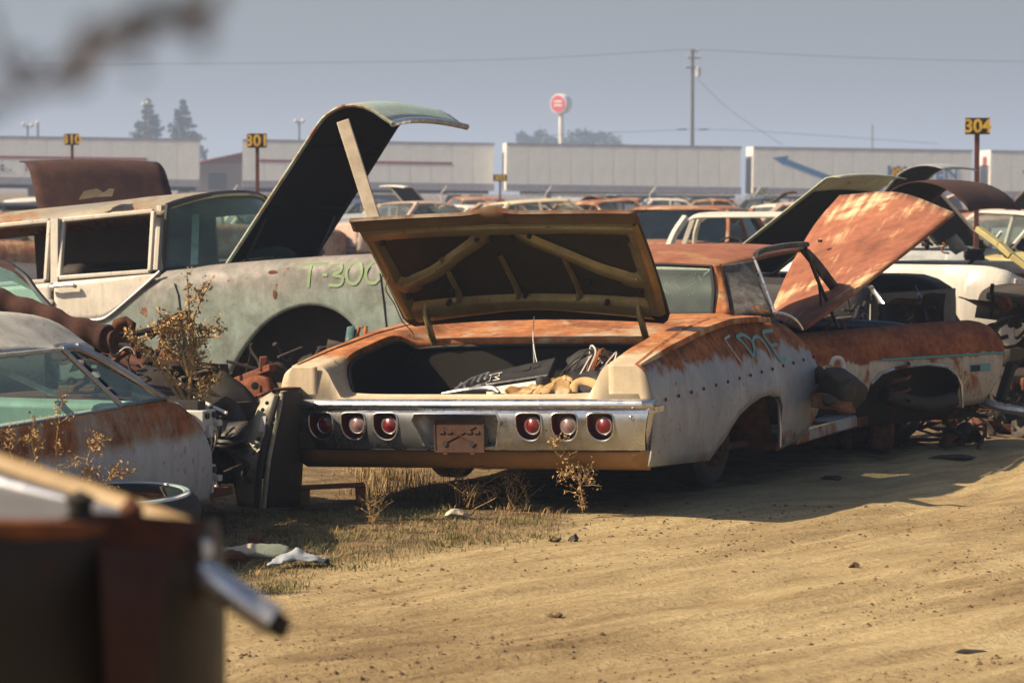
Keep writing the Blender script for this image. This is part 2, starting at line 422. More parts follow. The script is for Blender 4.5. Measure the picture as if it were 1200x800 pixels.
# ---- semi trailers parked along the far side
M['trailer'] = worn('trailer_white', (.78, .81, .81), (.72, .75, .75), rust=-.2, scale=.9, rough=.5, grime=.12, chips=0.15, streak=.22, drip=.05)
M['trailer_lit'] = plain('trailer_sunlit_white', (.72, .70, .66), .5, c2=(.58, .57, .55), scale=1)  # warmer copy of the trailer white, sunlit look mixed into the colour
M['stripe'] = plain('red_stripe', (.30, .07, .06), .5)
M['blue'] = plain('blue_marking', (.06, .22, .50), .5)
M['greytext'] = plain('grey_lettering', (.10, .11, .13), .6)
M['lilac'] = plain('side_rail_grey', (.34, .34, .40), .5)
TA = R(5)
def trailer(u0, d0, L_, label, stripe=None, nose=None, wheels=True, txt=None, swoosh=False):
    o = dep(u0, 225, d0); w = 2.6; zf = 1.22; zt = 4.08
    base = gz(o.x, o.y)
    m = Matrix.Translation((o.x, o.y, base)) @ Matrix.Rotation(TA, 4, 'Z') @ Matrix.Rotation(R(.8), 4, 'Y')
    r = thing('semi_trailer', label, 'trailer', m, 'semi trailers parked along the far side')
    MB().box((.05, .06, zf), (L_ - .05, w, zt - .03)).build('box_body', M['trailer_lit'], r)
    n = int(L_ / 1.22); pw = (L_ - .10) / n
    pm = None
    for i in range(n):
        if pm is None: o_ = MB().box((.012, 0, zf + .38), (pw - .012, .06, zt - .12)).build('side_panel', M['trailer'], r, bevel=.01); pm = o_
        else:
            o_ = pm.copy(); COL.objects.link(o_); o_.parent = r
        o_.location = (.05 + i * pw, -.005, 0)
    MB().box((0, -.03, zf - .05), (L_, .07, zf + .38)).build('lower_rail', M['lilac'], r)
    MB().box((0, -.02, zt - .13), (L_, .08, zt)).build('top_rail', M['lilac'], r)
    MB().box((-.03, 0, zf), (.06, w, zt)).build('front_wall', M['trailer_lit'], r)
    MB().box((1, .4, zf - .30), (L_ - .3, .6, zf - .05)).box((1, w - .6, zf - .30), (L_ - .3, w - .4, zf - .05)).build('chassis_rail', M['dark_metal'], r)
    for x in (2.6,):
        for y in (.45, w - .55): MB().box((x, y, .02), (x + .16, y + .12, zf - .28)).box((x - .1, y - .06, -.01), (x + .26, y + .18, .03)).build('landing_leg', M['lilac'], r)
    MB().box((5.5, .02, .45), (10.2, .05, zf - .08)).build('shade_skirt', M['dark_metal'], r)  # dark colour stands in for the shade under the trailer
    for x in (L_ - 2.3, L_ - 1.0):
        for y in (.16, w - .3): MB().lathe([(.05, -.13), (.28, -.12), (.3, -.13), (.5, -.12), (.5, .12), (.3, .13), (.28, .12), (.05, .13), (.0005, .13)], 20, Matrix.Translation((x, y + .1, .5)) @ Matrix.Rotation(R(90), 4, 'X')).build('wheel', M['rubber'], r)
    if stripe: MB().box((stripe[0], -.02, 2.72), (stripe[1], -.008, 2.88)).build('stripe', M['stripe'], r)
    if txt: letters(txt[0], txt[1], txt[3], r, Matrix.Translation((txt[2], -.025, txt[4])) @ Matrix.Rotation(R(90), 4, 'X'), .006)
    if nose: MB().box((-.045, .8, 3.1), (-.035, 1.9, 3.7)).build('front_marking', M['stripe'], r)
    if swoosh:
        s = MB().ribbon([V((x, -.022, z)) for x, z in ((1.8, 3.25), (3.2, 2.75), (4.6, 2.25), (5.4, 1.98), (6.4, 1.86), (7.6, 1.84), (L_ - .6, 1.84))], .34, (0, -1, 0))
        s.add([V(q) for q in ((1.9, -.023, 2.95), (1.15, -.023, 3.42), (2.15, -.023, 3.55))], [(0, 1, 2)]); s.build('swoosh_stripe', M['blue'], r)
    return r
trailer(-75, 175, 15.8, 'pale grey semi trailer with a long red stripe, farthest to the left', (0, 12.6), txt=('ut. Inc', .74, 4.9, M['greytext'], 2.2))
trailer(284, 175, 15.2, 'grey semi trailer with red stripe behind the tilted wagon hood', (1.0, 12.6))
trailer(593, 175, 14.3, 'plain pale semi trailer below the round red sign')
trailer(882, 176, 13.5, 'semi trailer with a blue upswept arrow stripe and blue lettering', swoosh=True, txt=('MARTEN', 1.08, 10.4, M['blue'], 2.62))
trailer(1160, 177, 14.0, 'semi trailer with lit white front wall right of sign 304', (2.0, 12), nose=True)

# ---- brick shed behind the trailers
t = NT('far_brick'); bt = t.new('TexBrick'); t.put(bt.inputs['Vector'], t.coord(scale=(3, 3, 3)))
bt.inputs['Color1'].default_value = (.26, .10, .07, 1); bt.inputs['Color2'].default_value = (.20, .075, .055, 1); bt.inputs['Mortar'].default_value = (.3, .24, .2, 1)
t.bsdf(Base_Color=bt.outputs[0], Roughness=.9); M['brick'] = t.mat
o = dep(222, 225, 215); m = Matrix.Translation((o.x, o.y, gz(o.x, o.y))) @ Matrix.Rotation(R(8), 4, 'Z')
bd = thing('brick_shed', 'low red brick shed with rusty gable roof between two trailers', 'building', m)
MB().box((0, 0, 0), (14, 9, 2.9)).add([V(p) for p in ((0, 0.01, 2.9), (14, .01, 2.9), (7, .01, 4.3), (0, 8.99, 2.9), (14, 8.99, 2.9), (7, 8.99, 4.3))], [(0, 1, 2), (3, 5, 4)]).build('wall', M['brick'], bd)
for s_ in (0, 1):
    a, b = ((-.5, 2.82), (7, 4.38)) if s_ == 0 else ((14.5, 2.82), (7, 4.38))
    MB().grid([[V((a[0], -.5, a[1])), V((a[0], 9.5, a[1]))], [V((b[0], -.5, b[1])), V((b[0], 9.5, b[1]))]]).build('roof', M['roof_rust'], bd, thick=.12)
for x in (1.4, 4.0, 6.6): MB().box((x, -.06, 1.0), (x + 1.3, .03, 2.2)).build('window', M['greytext'], bd)
MB().box((9, -.05, 0), (11.2, .03, 2.4)).build('door', M['lilac'], bd)

# ---- yard fence
M['galv'] = plain('galvanised', (.52, .52, .50), .5, c2=(.36, .35, .33))
fo = dep(150, 225, 128)
fence = thing('yard_fence', 'galvanised chain fence posts with angled tops in front of the trailers', 'fence', (fo.x, fo.y, 0))
pm = None
x = fo.x; k = 0; xs = []
while x < dep(1010, 225, 128).x:
    zb = gz(x, 128)
    if pm is None:
        pm = MB().tube([(0, 0, -.1), (0, 0, 1.35), (0.02, -.01, 1.4), (.26, -.2, 1.72)], .035, 6).build('post', M['galv'], fence); o_ = pm
    else: o_ = pm.copy(); COL.objects.link(o_); o_.parent = fence
    o_.location = (x - fo.x, 0, zb); xs.append((x, zb)); x += 4.6
for h in (1.35,): MB().tube([V((a - fo.x, 0, zb + h)) for a, zb in xs], .018, 4).build('rail_wire', M['galv'], fence)
t = NT('chain_mesh'); P = t.coord(); w1 = t.new('TexWave'); t.put(w1.inputs['Vector'], t.coord()); w1.bands_direction = 'DIAGONAL'; w1.inputs['Scale'].default_value = 2.5
tr = t.new('BsdfTransparent'); df = t.new('BsdfDiffuse'); df.inputs[0].default_value = (.3, .3, .29, 1); mx = t.new('MixShader')
t.put(mx.inputs[0], t.remap(w1.outputs[1], .8, .9, .02, .22)); t.put(mx.inputs[1], tr.outputs[0]); t.put(mx.inputs[2], df.outputs[0]); t.t.links.new(mx.outputs[0], t.out.inputs[0]); M['chain'] = t.mat
MB().grid([[V((a - fo.x, .02, zb + h)) for a, zb in xs] for h in (.1, 1.35)]).build('chain_link', M['chain'], fence)

# ---- row number signs
M['sign'] = plain('brown_sign', (.045, .022, .012), .7)
M['yellow'] = plain('yellow_numbers', (.80, .50, .06), .55)
M['post_red'] = plain('rust_red_post', (.14, .045, .03), .8)
def row_sign(u, v, d, w, h, num, label):
    p = dep(u, v, d); b = V((p.x, p.y, gz(p.x, p.y)))
    r = thing('row_sign', label, 'sign', b, 'row number signs on posts')
    MB().box((-.028, -.028, -.05), (.028, .028, p.z - b.z - h * .3)).build('post', M['post_red'], r)
    MB().box((-w/2, -.05, p.z - b.z - h/2), (w/2, -.03, p.z - b.z + h/2)).build('board', M['sign'], r, bevel=.004)
    text('number', num, h * 1.12, M['yellow'], r, Matrix.Translation((0, -.054, p.z - b.z - h * .03)) @ Matrix.Rotation(R(90), 4, 'X'), .003, bold=h * .03, space=.98)
row_sign(301.5, 165, 46, .305, .225, '301', 'brown board reading 301 in yellow beside the tilted wagon hood')
row_sign(1145, 148, 36, .305, .205, '304', 'brown board reading 304 in yellow on a tall post at the right')
row_sign(84.5, 163.5, 62, .30, .24, '310', 'brown board reading 310 in yellow at the far left')
row_sign(1052, 201.5, 84, .34, .26, '302', 'tiny yellow 302 board between two raised hoods')
row_sign(586, 208.5, 84, .40, .20, '303', 'tiny brown number board in front of the gap between two trailers')

# ---- utility pole, sign tower, lamps
M['wood_pole'] = plain('pole_wood', (.11, .085, .065), .9)
def ground_pt(u, d):
    p = dep(u, 225, d); return V((p.x, p.y, gz(p.x, p.y)))
b = ground_pt(811, 260); zt = dep(811, 58, 260).z - b.z
up = thing('utility_pole', 'tall wooden utility pole with transformer above the plain trailer', 'utility pole', b)
MB().tube([(0, 0, -.2), (0, 0, zt)], [.19, .14], 10).build('pole', M['wood_pole'], up)
for z, x0, x1 in ((zt - .25, -.2, .55), (zt - .85, -.45, .75), (zt - 1.7, -.6, .3)): MB().box((x0, -.25, z), (x1, -.14, z + .13)).build('cross_arm', M['wood_pole'], up)
for x, z in ((.5, zt - .12), (.7, zt - .72), (-.4, zt - .72), (-.55, zt - 1.57)): MB().lathe([(.05, 0), (.07, .1), (.04, .22), (.0005, .24)], 8, Matrix.Translation((x, -.2, z))).build('insulator', M['galv'], up)
MB().lathe([(.0005, -.45), (.24, -.42), (.24, .4), (.0005, .48)], 14, Matrix.Translation((.5, -.1, zt - 2.0))).build('transformer', M['galv'], up)
for pts in ([(-60, 0, zt - 1.4), (-20, 0, zt - 1.0), (0, 0, zt)], [(0, 0, zt), (20, 0, zt - .9), (60, 0, zt - 1.6)], [(.4, 0, zt - 2.6), (3.5, 0, zt - 5.5), (8.2, 0, zt - 8.6)], [(-14, 0, zt - 7.7), (-2, 0, zt - 7.2), (0, 0, zt - 7.1)], [(0, 0, zt - 7.1), (6, 0, zt - 7.3), (22, 0, zt - 8.4)]):
    MB().tube(cr([V(q) for q in pts], 12), .018, 4).build('cable', M['trim_dark'], up)
for s_ in (-1.3, .6): MB().tube([(s_, -.1, zt - 7.15), (s_ + .8, -.1, zt - 7.12)], .07, 6).build('splice_box', M['trim_dark'], up)
b = ground_pt(657.5, 350); zt = dep(657, 122, 350).z - b.z
ts = thing('round_sign_tower', 'tall white pole carrying a round red and white sign above the trailers', 'sign', b)
MB().tube([(0, 0, 0), (0, 0, zt)], [.32, .30], 10).build('pole', M['trailer_lit'], ts)
dm = Matrix.Translation((0, 0, zt)) @ Matrix.Rotation(R(-32), 4, 'Z') @ Matrix.Rotation(R(90), 4, 'X')
MB().lathe([(.0005, -.7), (1.12, -.7), (1.18, -.6), (1.18, .6), (1.12, .7), (.0005, .7)], 28, dm).build('drum', M['trailer'], ts)
MB().lathe([(1.02, .705), (1.02, .74), (.0005, .745)], 28, dm).build('red_face', plain('sign_red', (.55, .05, .07), .4), ts)
for z in (.28, -.18): MB().box((-.55, z - .09, .75), (.55, z + .09, .78), dm).build('lettering_bar', M['trailer_lit'], ts)
def lamp_mast(u, v, d, heads, label):
    b = ground_pt(u, d); zt = dep(u, v, d).z - b.z
    r = thing('lamp_mast', label, 'lamp post', b, 'lamp masts beyond the trailers')
    MB().tube([(0, 0, 0), (0, 0, zt)], .10, 8).build('mast', M['wood_pole'], r)
    for x, z in heads: MB().lathe([(.05, -.2), (.18, -.1), (.2, .1), (.06, .2), (.0005, .22)], 10, Matrix.Translation((x, -.2, zt + z)) @ Matrix.Rotation(R(60), 4, 'X')).build('lamp_head', M['galv'], r)
    if len(heads) > 1: MB().bar((min(h[0] for h in heads), 0, zt - .2), (max(h[0] for h in heads), 0, zt - .2), .08, .08).build('cross_arm', M['galv'], r)
lamp_mast(33, 147, 300, ((-.4, .1), (.45, .0)), 'twin lamp mast above the far left trailer')
lamp_mast(45, 144, 300, ((0, .0),), 'single lamp mast beside the twin one at the far left')
lamp_mast(171, 124, 300, ((-.2, .1), (.25, .3)), 'tall lamp mast in front of the left conifer')
lamp_mast(351, 142, 300, ((-.35, .0), (.4, .0)), 'twin lamp mast left of the tilted wagon hood')
lamp_mast(1022, 146, 420, (), 'thin pale antenna mast above the blue arrow trailer')

# ---- trees
M['leaf_far'] = plain('conifer_leaf', (.045, .075, .055), .8, c2=(.025, .045, .035), scale=.8)
M['leaf_green'] = plain('bush_leaf', (.08, .11, .035), .8, c2=(.05, .075, .025), scale=2)
M['leaf_brown'] = plain('brown_leaf', (.22, .10, .04), .8)
M['bark'] = plain('bark', (.07, .05, .035), .9)
def leaf_quads(mb, pts, size):
    for p in pts:
        a = V((rnd(-1, 1), rnd(-1, 1), rnd(-1, 1))).normalized(); b_ = a.cross(V((rnd(-1, 1), rnd(-1, 1), rnd(-1, 1)))).normalized(); s_ = size * rnd(.6, 1.4)
        mb.add([p - a * s_, p + b_ * s_ * .6, p + a * s_, p - b_ * s_ * .6], [(0, 1, 2, 3)])
def conifer(u, v, d, wid, n, label, size=.34):
    b = ground_pt(u, d); h = dep(u, v, d).z - b.z
    r = thing('conifer_tree', label, 'tree', b, 'conifers beyond the trailers')
    tm = MB().tube([(0, 0, 0), (0, 0, h * .5), (.1, 0, h * .96)], [.3, .2, .04], 8); mb = MB(); pts = []
    tiers = 16
    for k in range(tiers):
        f = k / tiers; z = h * (.12 + .86 * f)
        for j in range(7):
            an = rnd(0, 6.28); ln = wid * (1 - f) ** 1.05 * rnd(.55, 1.12) + .10
            q0, q1 = V((0, 0, z)), V((math.cos(an) * ln, math.sin(an) * ln, z + ln * rnd(-.12, .35)))
            tm.tube([q0, q1], [.06, .02], 4, False)
            for _ in range(int(n / tiers / 7)):
                e = rnd(.2, 1.05); pts.append(q0.lerp(q1, e) + V((rnd(-.5, .5), rnd(-.5, .5), rnd(-.5, .3))) * (1.15 - f))
    leaf_quads(mb, pts, size)
    tm.build('trunk', M['bark'], r); mb.build('crown', M['leaf_far'], r)
conifer(174, 110, 420, 5.0, 3000, 'hazy conifer behind the lamp mast, the left of the pair')
conifer(215, 111, 420, 5.6, 3200, 'hazy pointed conifer, right of the pair')
conifer(240, 178, 420, 1.3, 400, 'small hazy conifer top above the brick shed')
def broad(u, v, d, rx, rz, n, label, name='broadleaf_tree', mat='leaf_far', size=.6, grp='hazy trees beyond the round sign'):
    b = ground_pt(u, d); h = dep(u, v, d).z - b.z
    r = thing(name, label, 'tree', b, grp); tm = MB().tube([(0, 0, 0), (.1, 0, h * .3), (0, .1, h * .7)], [.05 * rx + .02, .04 * rx + .015, .01 * rx + .01], 8)
    pts = []
    for k in range(14):
        an = rnd(0, 6.28); c_ = V((math.cos(an) * rx * rnd(.2, .75), math.sin(an) * rx * rnd(.2, .75), h - rz + rz * rnd(-.8, .7)))
        tm.tube([(0, 0, h * .35), c_], [.02 * rx + .01, .006 * rx + .004], 4, False)
        for _ in range(n // 14): pts.append(c_ + V((random.gauss(0, .2), random.gauss(0, .2), random.gauss(0, .16))) * rx)
    mb = MB(); leaf_quads(mb, pts, size); tm.build('trunk', M['bark'], r); mb.build('crown', M[mat], r)
for u, v, rx, lb in ((620, 151, 2.6, 'leftmost hazy round tree left of the round sign pole'), (643, 149, 3.0, 'hazy tree just left of the round sign pole'), (672, 151, 3.2, 'hazy tree just right of the round sign pole'), (698, 152, 3.0, 'hazy tree third right of the sign pole'), (722, 154, 3.4, 'rightmost hazy tree of the far clump')):
    broad(u, v, 600, rx, 4.2, 900, lb)
broad(890, 219, 135, .75, .95, 900, 'small green bush in front of the gap between trailers', 'green_bush', 'leaf_green', .06, 'bushes at the yard fence')
broad(803, 226, 135, .4, .7, 400, 'small brown bush below the plain trailer', 'brown_bush', 'leaf_brown', .05, 'bushes at the yard fence')
# ================================================================ the rusty coupe in the middle
TH = R(24)
C = Frame((0.6794 - math.cos(TH), 14 + math.sin(TH), 0), TH, 0, R(1.7))
M['quarter'] = worn('primer_grey_quarter', (0.34, 0.345, 0.35), (0.22, 0.245, 0.28), rust=0.025, grads=(((0, 0, 1), 0.56, 0.80, 0.38), ((0, 1, 0.0), 0.3, 2.2, 0.05), ((0, 0, 1), 0.36, 0.2, 0.12)), scale=2.6, rough=0.42, drip=0.10, seed=1.3, grime=0.35, soft=0.03)
M['deck'] = worn('cream_deck_rusting', (0.56, 0.46, 0.31), (0.42, 0.36, 0.27), rust=0.02, grads=(((0, 1, 0), 0.02, 0.40, 0.30),), scale=2.4, rough=0.5, seed=5.1, soft=0.055, pal=((0.06, 0.020, 0.009), (0.19, 0.065, 0.022), (0.33, 0.125, 0.040), (0.50, 0.26, 0.11)))
M['vinyl'] = worn('peeled_vinyl', (0.012, 0.012, 0.014), (0.15, 0.15, 0.15), rust=0.0, grads=(((0, 0, 1), 1.08, 0.9, 0.2),), scale=9, chips=.8, rough=0.75, seed=3.3, soft=0.02, bump=0.8, grime=0.6)
M['lid_out'] = worn('lid_skin', (0.36, 0.30, 0.2), rust=0.35, pal=RUST_DARK, seed=8)
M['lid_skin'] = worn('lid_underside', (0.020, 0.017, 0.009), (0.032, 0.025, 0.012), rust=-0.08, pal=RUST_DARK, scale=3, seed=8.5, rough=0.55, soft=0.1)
M['lid_frame'] = worn('olive_gold_frame', (0.30, 0.25, 0.115), (0.19, 0.15, 0.065), rust=-0.02, scale=3, seed=7.7, rough=0.28, metal=0.5, soft=0.08, grads=(((1, 0, 0), 0.55, 0.85, 0.12),), pal=RUST_DARK, spec=0.5)
M['valance'] = worn('tan_rust_valance', (0.42, 0.24, 0.09), (0.32, 0.17, 0.06), rust=0.10, scale=3, seed=2.2, soft=0.15)
M['lens_red'] = None
def lens(name, c, rough=0.12):
    t = NT(name); n = t.noise(t.coord(), 14, 6, 0.6)
    b = t.bsdf(Base_Color=t.mix(t.remap(n, 0.4, 0.7), c, tuple(q * 0.55 + 0.02 for q in c)), Roughness=t.remap(n, 0.3, 0.7, rough, rough + 0.25))
    b.inputs['Coat Weight'].default_value = 0.4
    return t.mat
M['lens_red'] = lens('red_lens', (0.16, 0.008, 0.010))
M['cup_red'] = lens('red_reflector_cup', (0.10, 0.006, 0.008), 0.3)
M['lens_clear'] = lens('clear_lens', (0.24, 0.15, 0.14))
M['rear_glass'] = glass('dusty_rear_glass', (0.55, 0.68, 0.64), 0.30, (0.16, 0.20, 0.18))
M['teal_paint'] = plain('teal_marker_paint', (0.07, 0.30, 0.31), 0.6, c2=(0.13, 0.27, 0.27), scale=22)
M['strip_grey'] = plain('faded_marker', (.40, .41, .41), .7, scale=25)
M['white_marker'] = plain('white_marker', (0.7, 0.7, 0.68), 0.6)
M['plate'] = worn('rusted_plate_bracket', (0.07, 0.034, 0.02), rust=0.3, pal=((0.03, 0.013, 0.008), (0.05, 0.023, 0.014), (0.075, 0.036, 0.022), (0.11, 0.058, 0.036)), scale=5, seed=1)

coupe = thing('rusted_coupe', 'rusted grey coupe with open trunk, six round taillights and missing door in the centre', 'car', C.m)
def L(u, v, ax, c): return C.px(u, v, ax, c)
TOP = [(p.y, p.z) for p in (L(u, v, 0, .97) for u, v in [(752, 428), (790, 402), (822, 385), (860, 372), (890, 370), (915, 371), (935, 382), (945, 402), (950, 432), (951, 470)])]
TOP[0] = (-0.05, TOP[0][1])
BOT = [(-0.05, 0.225), (0.854, 0.182), (0.93, 0.23), (1.027, 0.274), (1.12, 0.335), (1.22, 0.385), (1.40, 0.432), (1.574, 0.458), (1.75, 0.462), (1.88, 0.44), (1.93, 0.38), (1.945, 0.14), (2.2, 0.165), (2.40, 0.20), (2.55, 0.30), (2.62, 0.42)]
ztop = lambda y: interp(TOP, y)
def side_rows(sgn, y0, y1, n, topf, botf, xo=1.0, m=12):
    rows = []
    ys = sorted(set([y0 + (y1 - y0) * i / n for i in range(n + 1)] + [y for y, _ in BOT if y0 < y < y1]))
    for y in ys:
        zt, zb = topf(y), botf(y); row = []
        zt = max(zt, zb + 0.02)
        for j in range(m + 1):
            f = j / m; z = zb + (zt - zb) * f
            x = xo + 0.022 - (0.052 * ((z - 0.46) / 0.26) ** 2 if z > .46 else .035 * ((z - .46) / .26) ** 2) * (1.0 if z < .75 else 1.0)
            d = zt - z
            if d < 0.05: x -= 0.035 * (1 - d / 0.05) ** 2
            # pressed crease along the side strip
            x -= 0.006 * math.exp(-((z - (0.53 + 0.04 * y)) / 0.012) ** 2)
            row.append(V((sgn * x, y, z)))
        rows.append(row)
    return rows
for sg in (1, -1):
    MB().grid(side_rows(sg, -0.01 if sg > 0 else .03, 2.62, 70, ztop, lambda y: interp(BOT, y))).build('quarter_panel', M['quarter'], coupe, thick=0.012, off=0)
    zq0 = ztop(0) - .006
    qx = lambda z: 1.022 - .052 * ((z - .46) / .26) ** 2 - (.035 * (1 - (zq0 - z) / .05) ** 2 if zq0 - z < .05 else 0) + .004
    MB().patch([[V((sg * x, -.022 - .012 * (zq0 - z), z)) for x in (.80, .86, .92, qx(z))] for z in (.535, .58, .63, .68, .705, zq0)], 10, 6).build('end_cap', M['deck'], coupe, thick=.006)
# deck: a ring round the trunk opening
def zdeck(x, y):
    yl = min(max(y, 0.0), 1.98)
    zl = 0.552 + (0.805 - 0.552) * min(1, yl / 0.93) ** 1.25 if yl < 0.93 else 0.805 + 0.085 * sstep(0.93, 1.95, yl)
    zc = ztop(min(yl, 2.0)) - 0.004
    return zl + (zc - zl) * sstep(0.66, 0.785, abs(x)) + 0.012 * (1 - (x / 0.96) ** 2) * sstep(0.9, 1.2, yl)
def sup(t, a, b0, b1, n):
    c, s_ = math.cos(t), math.sin(t)
    x = a * math.copysign(abs(c) ** (2 / n), c); y = math.copysign(abs(s_) ** (2 / n), s_)
    return x, (b0 + b1) / 2 + y * (b1 - b0) / 2
rows = []
NS = 120
for k in range(-1, 9):
    row = []
    for i in range(NS):
        t = 2 * math.pi * (i + 0.5) / NS
        xi, yi = sup(t, 0.765, 0.075, 0.925, 6)
        na, nb = xi / .765, (yi - .5) / .425; q = max(abs(na), abs(nb)); na, nb = na / q, nb / q
        xo, yo = .958 * na, (.5 + nb * 1.47 if nb > 0 else .5 + nb * .5)
        if k < 0:
            row.append(V((xi * (1 - 0.012 * -k), yi + (0.5 - yi) * 0.015 * -k, zdeck(xi, yi) - 0.022 * -k)))
        else:
            f = (k / 8) ** 1.0; x, y = xi + (xo - xi) * f, yi + (yo - yi) * f
            row.append(V((x, y, zdeck(x, y) + (0.008 * math.exp(-k * 1.5)))))
    rows.append(row)
rows.append([V((p.x * 1.018, p.y - 0.03, 0.54)) if p.y < 0.06 else V((p.x * 1.003, p.y + 0.004, p.z - 0.03)) for p in rows[-1]])
dk = MB().grid(rows, close=True).build('rear_deck', M['deck'], coupe, thick=0.006)
# rubber seal left round the opening
MB().tube([V((sup(2*math.pi*i/NS, .745, .09, .91, 6)[0], sup(2*math.pi*i/NS, .745, .09, .91, 6)[1], zdeck(*sup(2*math.pi*i/NS, .765, .075, .925, 6)) - 0.03)) for i in range(NS + 1)], 0.010, 6, False).build('trunk_seal', M['trim_dark'], dk)
# trunk tub, floor, wheel houses
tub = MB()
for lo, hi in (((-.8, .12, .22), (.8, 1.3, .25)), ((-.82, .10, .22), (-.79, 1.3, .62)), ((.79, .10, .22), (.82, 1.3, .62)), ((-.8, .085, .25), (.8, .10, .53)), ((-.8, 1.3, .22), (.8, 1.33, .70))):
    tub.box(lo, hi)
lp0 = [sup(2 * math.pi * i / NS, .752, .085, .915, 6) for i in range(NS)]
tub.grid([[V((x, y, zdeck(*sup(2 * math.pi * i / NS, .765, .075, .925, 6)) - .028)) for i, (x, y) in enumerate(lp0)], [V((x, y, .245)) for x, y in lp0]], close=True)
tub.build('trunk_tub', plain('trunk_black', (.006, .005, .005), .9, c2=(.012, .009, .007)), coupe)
fl = MB().box((-.8, 1.34, .17), (.8, 4.6, .20)); fl.box((-.86, 1.34, .17), (-.80, 4.4, .30)); fl.box((.78, 2.0, .14), (.9, 3.9, .20))
fl.build('floor_pan', M['rust_dark'], coupe)
MB().box((-.65, 2.0, .2), (.65, 2.15, .84)).box((-.65, 2.15, .2), (.65, 2.7, .42)).build('rear_seat', M['black'], coupe, bevel=.05)
for sg in (1, -1):
    wh = MB().grid([[V((sg * x, 1.6 + .40 * math.cos(a), .20 + .34 * math.sin(a))) for a in [math.pi * i / 16 for i in range(17)]] for x in (.52, .93)])
    wh.add([V((sg * .52, 1.6 + .40 * math.cos(math.pi * i / 16), .20 + .34 * math.sin(math.pi * i / 16))) for i in range(17)], [tuple(range(17))])
    wh.build('wheel_house', M['rust_dark'], coupe, thick=.006)
    # bright lip round the arch
    if sg == 1:
        MB().tube([V((1.0, y, z + .002)) for y, z in [(1.13, .345), (1.22, .388), (1.40, .435), (1.574, .461), (1.75, .465), (1.875, .445), (1.93, .39), (1.94, .25), (1.93, .16)]], .009, 6).build('arch_moulding', M['chrome_dirty'], coupe)
def wheel(parent, m, r=.30, w=.17, rim=None, tyre=None, rr=.19):
    """Axis along local x of m, outer face towards +x."""
    mm = m @ Matrix.Rotation(R(90), 4, 'Y')
    g = MB().lathe([(rr, -w/2), (rr + .03, -w/2 - .004), (r - .03, -w/2), (r, -w/2 + .03), (r + .003, -.02), (r + .003, .02), (r, w/2 - .03), (r - .03, w/2), (rr + .03, w/2 + .004), (rr, w/2)], 40, mm)
    o = g.build('wheel', tyre or M['rubber'], parent)
    MB().lathe([(rr + .012, w/2 + .006), (rr - .01, w/2 - .012), (rr - .02, w/2 - .05), (rr - .05, w/2 - .05), (.12, w/2 - .03), (.085, w/2 - .045), (.05, w/2 - .05), (.045, w/2 - .015), (.0005, w/2 - .012)], 32, mm).build('rim', rim or M['rust'], o)
    for k in range(5):
        a = 2 * math.pi * k / 5
        MB().lathe([(.011, w/2 - .04), (.011, w/2 - .018), (.0005, w/2 - .016)], 6, mm @ Matrix.Translation((.068 * math.cos(a), .068 * math.sin(a), 0))).build('wheel_nut', M['rust_dark'], o)
    return o
wheel(coupe, Matrix.Translation((.72, 1.42, .275)), .285, .17, M['rust_dark'])
wheel(coupe, Matrix.Translation((-.72, 1.42, .315)) @ Matrix.Rotation(math.pi, 4, 'Z'), .285, .17, M['rust'])
MB().tube([(-.7, 1.42, .31), (.7, 1.42, .285)], .045, 10).lathe([(.03, -.12), (.13, -.05), (.13, .05), (.03, .12)], 16, Matrix.Translation((0, 1.42, .3)) @ Matrix.Rotation(R(90), 4, 'Y')).build('rear_axle', M['rust_dark'], coupe)

# ---- bumper with its lamps
def by(x, z): return -0.062 - 0.035 * (1 - x * x) + (.055 * ((z - .455) / .155) ** 2 if z < .455 else .014 * ((z - .455) / .06) ** 2)
def dloop(cx, cz, w, h, n=26):
    """Flat-topped, round-bottomed outline."""
    pts = []
    for i in range(n):
        t = 2 * math.pi * i / n; c, s_ = math.cos(t), math.sin(t)
        e = 2 / 5.0 if s_ > 0 else 1.0
        ex = 2 / 5.0 if s_ > 0 else 0.9
        pts.append((cx + w / 2 * math.copysign(abs(c) ** ex, c), cz + (h * 0.44 if s_ > 0 else h * 0.56) * math.copysign(abs(s_) ** e, s_)))
    return pts
bump = None
lip = []
for i in range(49):
    x = -1 + 2 * i / 48; k = max(0, abs(x) - .95) / .05
    X = x * (1.035 if x > 0 else .985); b = -.075 - 0.035 * (1 - x * x) + .05 * k * k
    lip.append([V((X, q[0], q[1] - .01 * k * k)) for q in ((.02, .548), (b + .03, .556), (b + .006, .552), (b - .006, .540), (b - .008, .526), (b + .002, .512), (b + .02, .506))])
bump = MB().grid(lip).build('bumper', M['chrome'], coupe, thick=.003)
LX = [-.757, -.570, -.385, .398, .585, .770]
LZ = .428
outer = []
for i in range(41): x = -.985 + 1.97 * i / 40; outer.append((x, .513))
for i in range(1, 8): z = .513 - .21 * i / 7; outer.append((.985 - .035 * i / 7, z))
for i in range(1, 41): x = .95 - 1.90 * i / 40; outer.append((x, .303))
for i in range(1, 7): z = .303 + .21 * i / 7; outer.append((-.95 - .035 * i / 7, z))
holes = [dloop(x, LZ, .138, .138) for x in LX]
rec = [(-.235, .455), (-.215, .482), (.225, .482), (.243, .455), (.205, .33), (.190, .318), (-.170, .318), (-.185, .33)]
m3 = lambda lp, dy=0.0: [V((x, by(x, z) + dy, z)) for x, z in lp]
bm_ = MB().poly([V((x, 0, z)) for x, z in outer], (0, 0, 0), [[V((x, 0, z)) for x, z in h] for h in holes + [rec]])
_b = bmesh.new(); _vs = [_b.verts.new(p) for p in bm_.v]; [_b.faces.new([_vs[i] for i in f]) for f in bm_.f]
